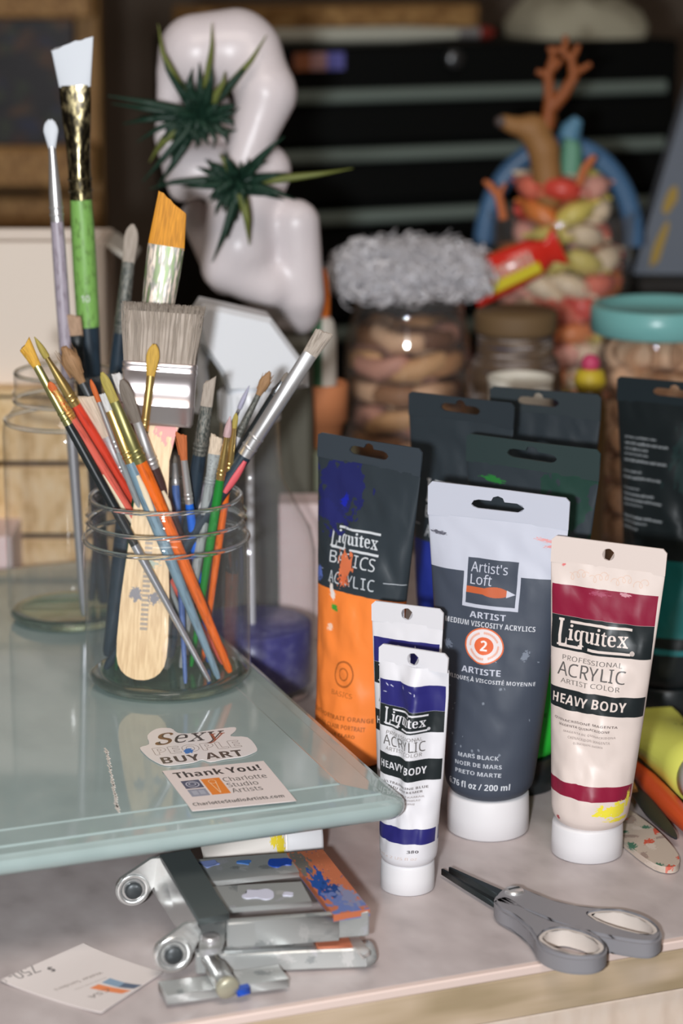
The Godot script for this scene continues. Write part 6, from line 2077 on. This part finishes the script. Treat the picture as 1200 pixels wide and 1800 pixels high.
	striped_carton()
	left_side()
	# blue-grey binder leaning at the right
	var z := -0.78
	var p := [deep(1112, 482, z), deep(1300, 482, z), deep(1300, 120, z), deep(1222, 120, z)]
	o = p[0]
	mb = MB.new()
	var out := PackedVector2Array()
	for q in p:
		out.append(Vector2(q.x - o.x, -(q.y - o.y)))
	var lay := Transform3D(Basis(Vector3(1, 0, 0), Vector3(0, 0, 1), Vector3(0, -1, 0)), Vector3.ZERO)
	prism(mb, out, [], -0.03, 0.0, 0.0, lay)
	t = thing("slanted_panel", "blue-grey slanted board with faded yellow marks behind the lidded jar", "board", Transform3D(Basis(), o))
	part(t, "board", mb.mesh(), mat(rgb(112, 120, 132), 0.7))
	for e in [[1158, 430, 0.02], [1178, 350, 0.012]]:
		mb = MB.new()
		var c: Vector3 = deep(e[0], e[1], z) - o
		var pts := []
		for k in 9:
			var a := TAU * k / 9
			pts.append(Vector2(c.x + cos(a) * 0.005 * rng.randf_range(0.7, 1.2) - sin(a) * e[2] * 0.3, -c.y + sin(a) * e[2] * rng.randf_range(0.8, 1.1)))
		prism(mb, rounded(pts, 3), [], 0.0, 0.0005, 0.0, lay)
		part(t, "paint_mark", mb.mesh(), mat(rgb(176, 146, 66), 0.7), "faded yellow paint mark")
	single("storage_box", boxm(Vector3(0.2, o.y, 0.12), 0.003, moved(0, o.y / 2, 0)), mat(rgb(40, 38, 36), 0.7), "dark box behind the turquoise-lidded jar", "box", Transform3D(Basis(), Vector3(o.x + 0.1, 0.0, z - 0.02)))

func striped_carton() -> void:
	# low white carton with red stripes lying behind the palette, seen left of the tall jar and behind the spray bottle
	var im := paper(256, 64, rgb(238, 226, 224))
	for k in 16:
		for s in 30:
			rect(im, k * 16 + s * 0.4, s * 2.2, k * 16 + s * 0.4 + 3, s * 2.2 + 3, rgb(226, 140, 140))
	var a := deep(-60, 975, -0.34)
	var b := deep(24, 975, -0.36)
	var z := -0.36
	var y1: float = deep(0, 944, z).y
	var w: float = deep(20, 960, z).x - deep(-140, 960, z).x
	single("striped_carton", boxm(Vector3(w, y1, 0.06), 0.001, moved(0, y1 / 2, 0)), mat(rgb(255, 255, 255), 0.6, 0.0, tex(im)), "white carton with red slanting stripes beyond the tall jar", "carton", Transform3D(Basis(), Vector3(deep(-60, 960, z).x, 0.0, z - 0.03)))
	z = -0.33
	y1 = deep(540, 893, z).y
	w = deep(562, 930, z).x - deep(490, 930, z).x
	single("striped_carton", boxm(Vector3(w, y1, 0.03), 0.001, moved(0, y1 / 2, 0)), mat(rgb(255, 255, 255), 0.6, 0.0, tex(im)), "white carton with red slanting stripes behind the spray bottle", "carton", Transform3D(Basis(), Vector3(deep(525, 930, z).x, 0.0, z - 0.025)))

func left_side() -> void:
	# cream carton with an open flap behind the tall jar, on a wooden crate
	var z := -0.42
	var y0: float = deep(60, 682, z).y
	var y1: float = deep(60, 430, z).y
	var xl: float = deep(-160, 500, z).x
	var xr: float = deep(182, 500, z).x
	var t := thing("wooden_crate", "brown wooden crate under the cream carton", "crate", Transform3D(Basis(), Vector3((xl + xr) / 2, 0.0, z - 0.09)))
	var w := xr - xl + 0.03
	for k in 3:
		var hh := y0 / 3.0
		part(t, "slat", boxm(Vector3(w, hh - 0.004, 0.01), 0.001, moved(0, hh * (k + 0.5), 0.095)), M.wood_pale)
		part(t, "slat", boxm(Vector3(w, hh - 0.004, 0.01), 0.001, moved(0, hh * (k + 0.5), -0.095)), M.wood_pale)
	for s in [-1, 1]:
		part(t, "end_board", boxm(Vector3(0.012, y0 - 0.004, 0.18), 0.001, moved(s * (w / 2 - 0.006), y0 / 2 - 0.002, 0)), M.wood_pale)
	part(t, "lid_board", boxm(Vector3(w, 0.006, 0.2), 0.001, moved(0, y0 - 0.003, 0)), M.wood_pale)
	var c := thing("cream_carton", "cream cardboard carton with open white flaps", "carton", Transform3D(Basis(), Vector3((xl + xr) / 2, y0 + 0.0003, z - 0.09)))
	var bw := xr - xl
	var bh := y1 - y0
	var cm := mat(rgb(242, 228, 214), 0.7)
	part(c, "front_wall", boxm(Vector3(bw, bh, 0.004), 0.001, moved(0, bh / 2, 0.078)), cm)
	part(c, "back_wall", boxm(Vector3(bw, bh, 0.004), 0.001, moved(0, bh / 2, 0.012)), cm)
	for s in [-1, 1]:
		part(c, "side_wall", boxm(Vector3(0.004, bh, 0.062), 0.001, moved(s * (bw / 2 - 0.002), bh / 2, 0.045)), cm)
	part(c, "bottom", boxm(Vector3(bw, 0.004, 0.066), 0.001, moved(0, 0.002, 0.045)), cm)
	part(c, "flap", boxm(Vector3(0.022, 0.003, 0.06), 0.001, Transform3D(Basis(Vector3.BACK, -0.6), Vector3(bw / 2 + 0.0095, bh - 0.0085, 0.045))), mat(rgb(226, 220, 208), 0.7))
	# wooden easel far behind, with a dark painting on its ledge
	z = -1.3
	var floor_y := -0.75
	var e := thing("easel", "brown wooden easel behind the cream carton", "easel", Transform3D(Basis(), Vector3(deep(60, 300, z).x, floor_y, z)))
	var ox: float = deep(60, 300, z).x
	var ledge: float = deep(60, 250, z).y
	var px := per_px(Vector3(ox, ledge, z))
	for x in [160, -60]:
		part(e, "post", boxm(Vector3(46 * px, 2.2, 0.04), 0.003, moved(deep(x, 300, z).x - ox, 1.1, 0)), M.wood_dark)
	part(e, "ledge", boxm(Vector3(300 * px, 70 * px, 0.07), 0.004, moved(deep(30, 300, z).x - ox, ledge - floor_y - 30 * px, 0.045)), M.wood_dark)
	part(e, "crossbar", boxm(Vector3(300 * px, 56 * px, 0.03), 0.003, moved(deep(30, 300, z).x - ox, deep(60, 365, z).y - floor_y, 0.03)), M.wood_dark)
	part(e, "top_clamp", boxm(Vector3(300 * px, 44 * px, 0.05), 0.003, moved(deep(30, 300, z).x - ox, deep(60, 5, z).y - floor_y, 0.04)), M.wood_dark)
	for x in [-0.25, 0.0]:
		part(e, "back_leg", boxm(Vector3(0.04, 1.5, 0.04), 0.003, Transform3D(Basis(Vector3.RIGHT, -0.25), Vector3(x, 0.72, -0.2))), M.wood_dark)
	var im := paper(256, 256, rgb(34, 30, 34))
	for k in 130:
		smear(im, rng.randf_range(0, 256), rng.randf_range(0, 256), rng.randf_range(6, 22), rng.randf_range(5, 16), [rgb(60, 34, 26), rgb(34, 36, 62), rgb(50, 56, 40), rgb(84, 56, 34), rgb(24, 22, 26)][k % 5], rng.randf() * 3.0)
	var x0: float = deep(-120, 130, z).x
	var x1: float = deep(142, 130, z).x
	var ya := ledge + 5 * px
	var yb: float = deep(60, 28, z).y
	var pt := thing("painting", "dark abstract painting standing on the easel", "painting", Transform3D(Basis(), Vector3((x0 + x1) / 2, ya, z + 0.05)))
	part(pt, "canvas", boxm(Vector3(x1 - x0, yb - ya, 0.02), 0.001, moved(0, (yb - ya) / 2, 0)), mat(rgb(255, 255, 255), 0.5, 0.0, tex(im)))
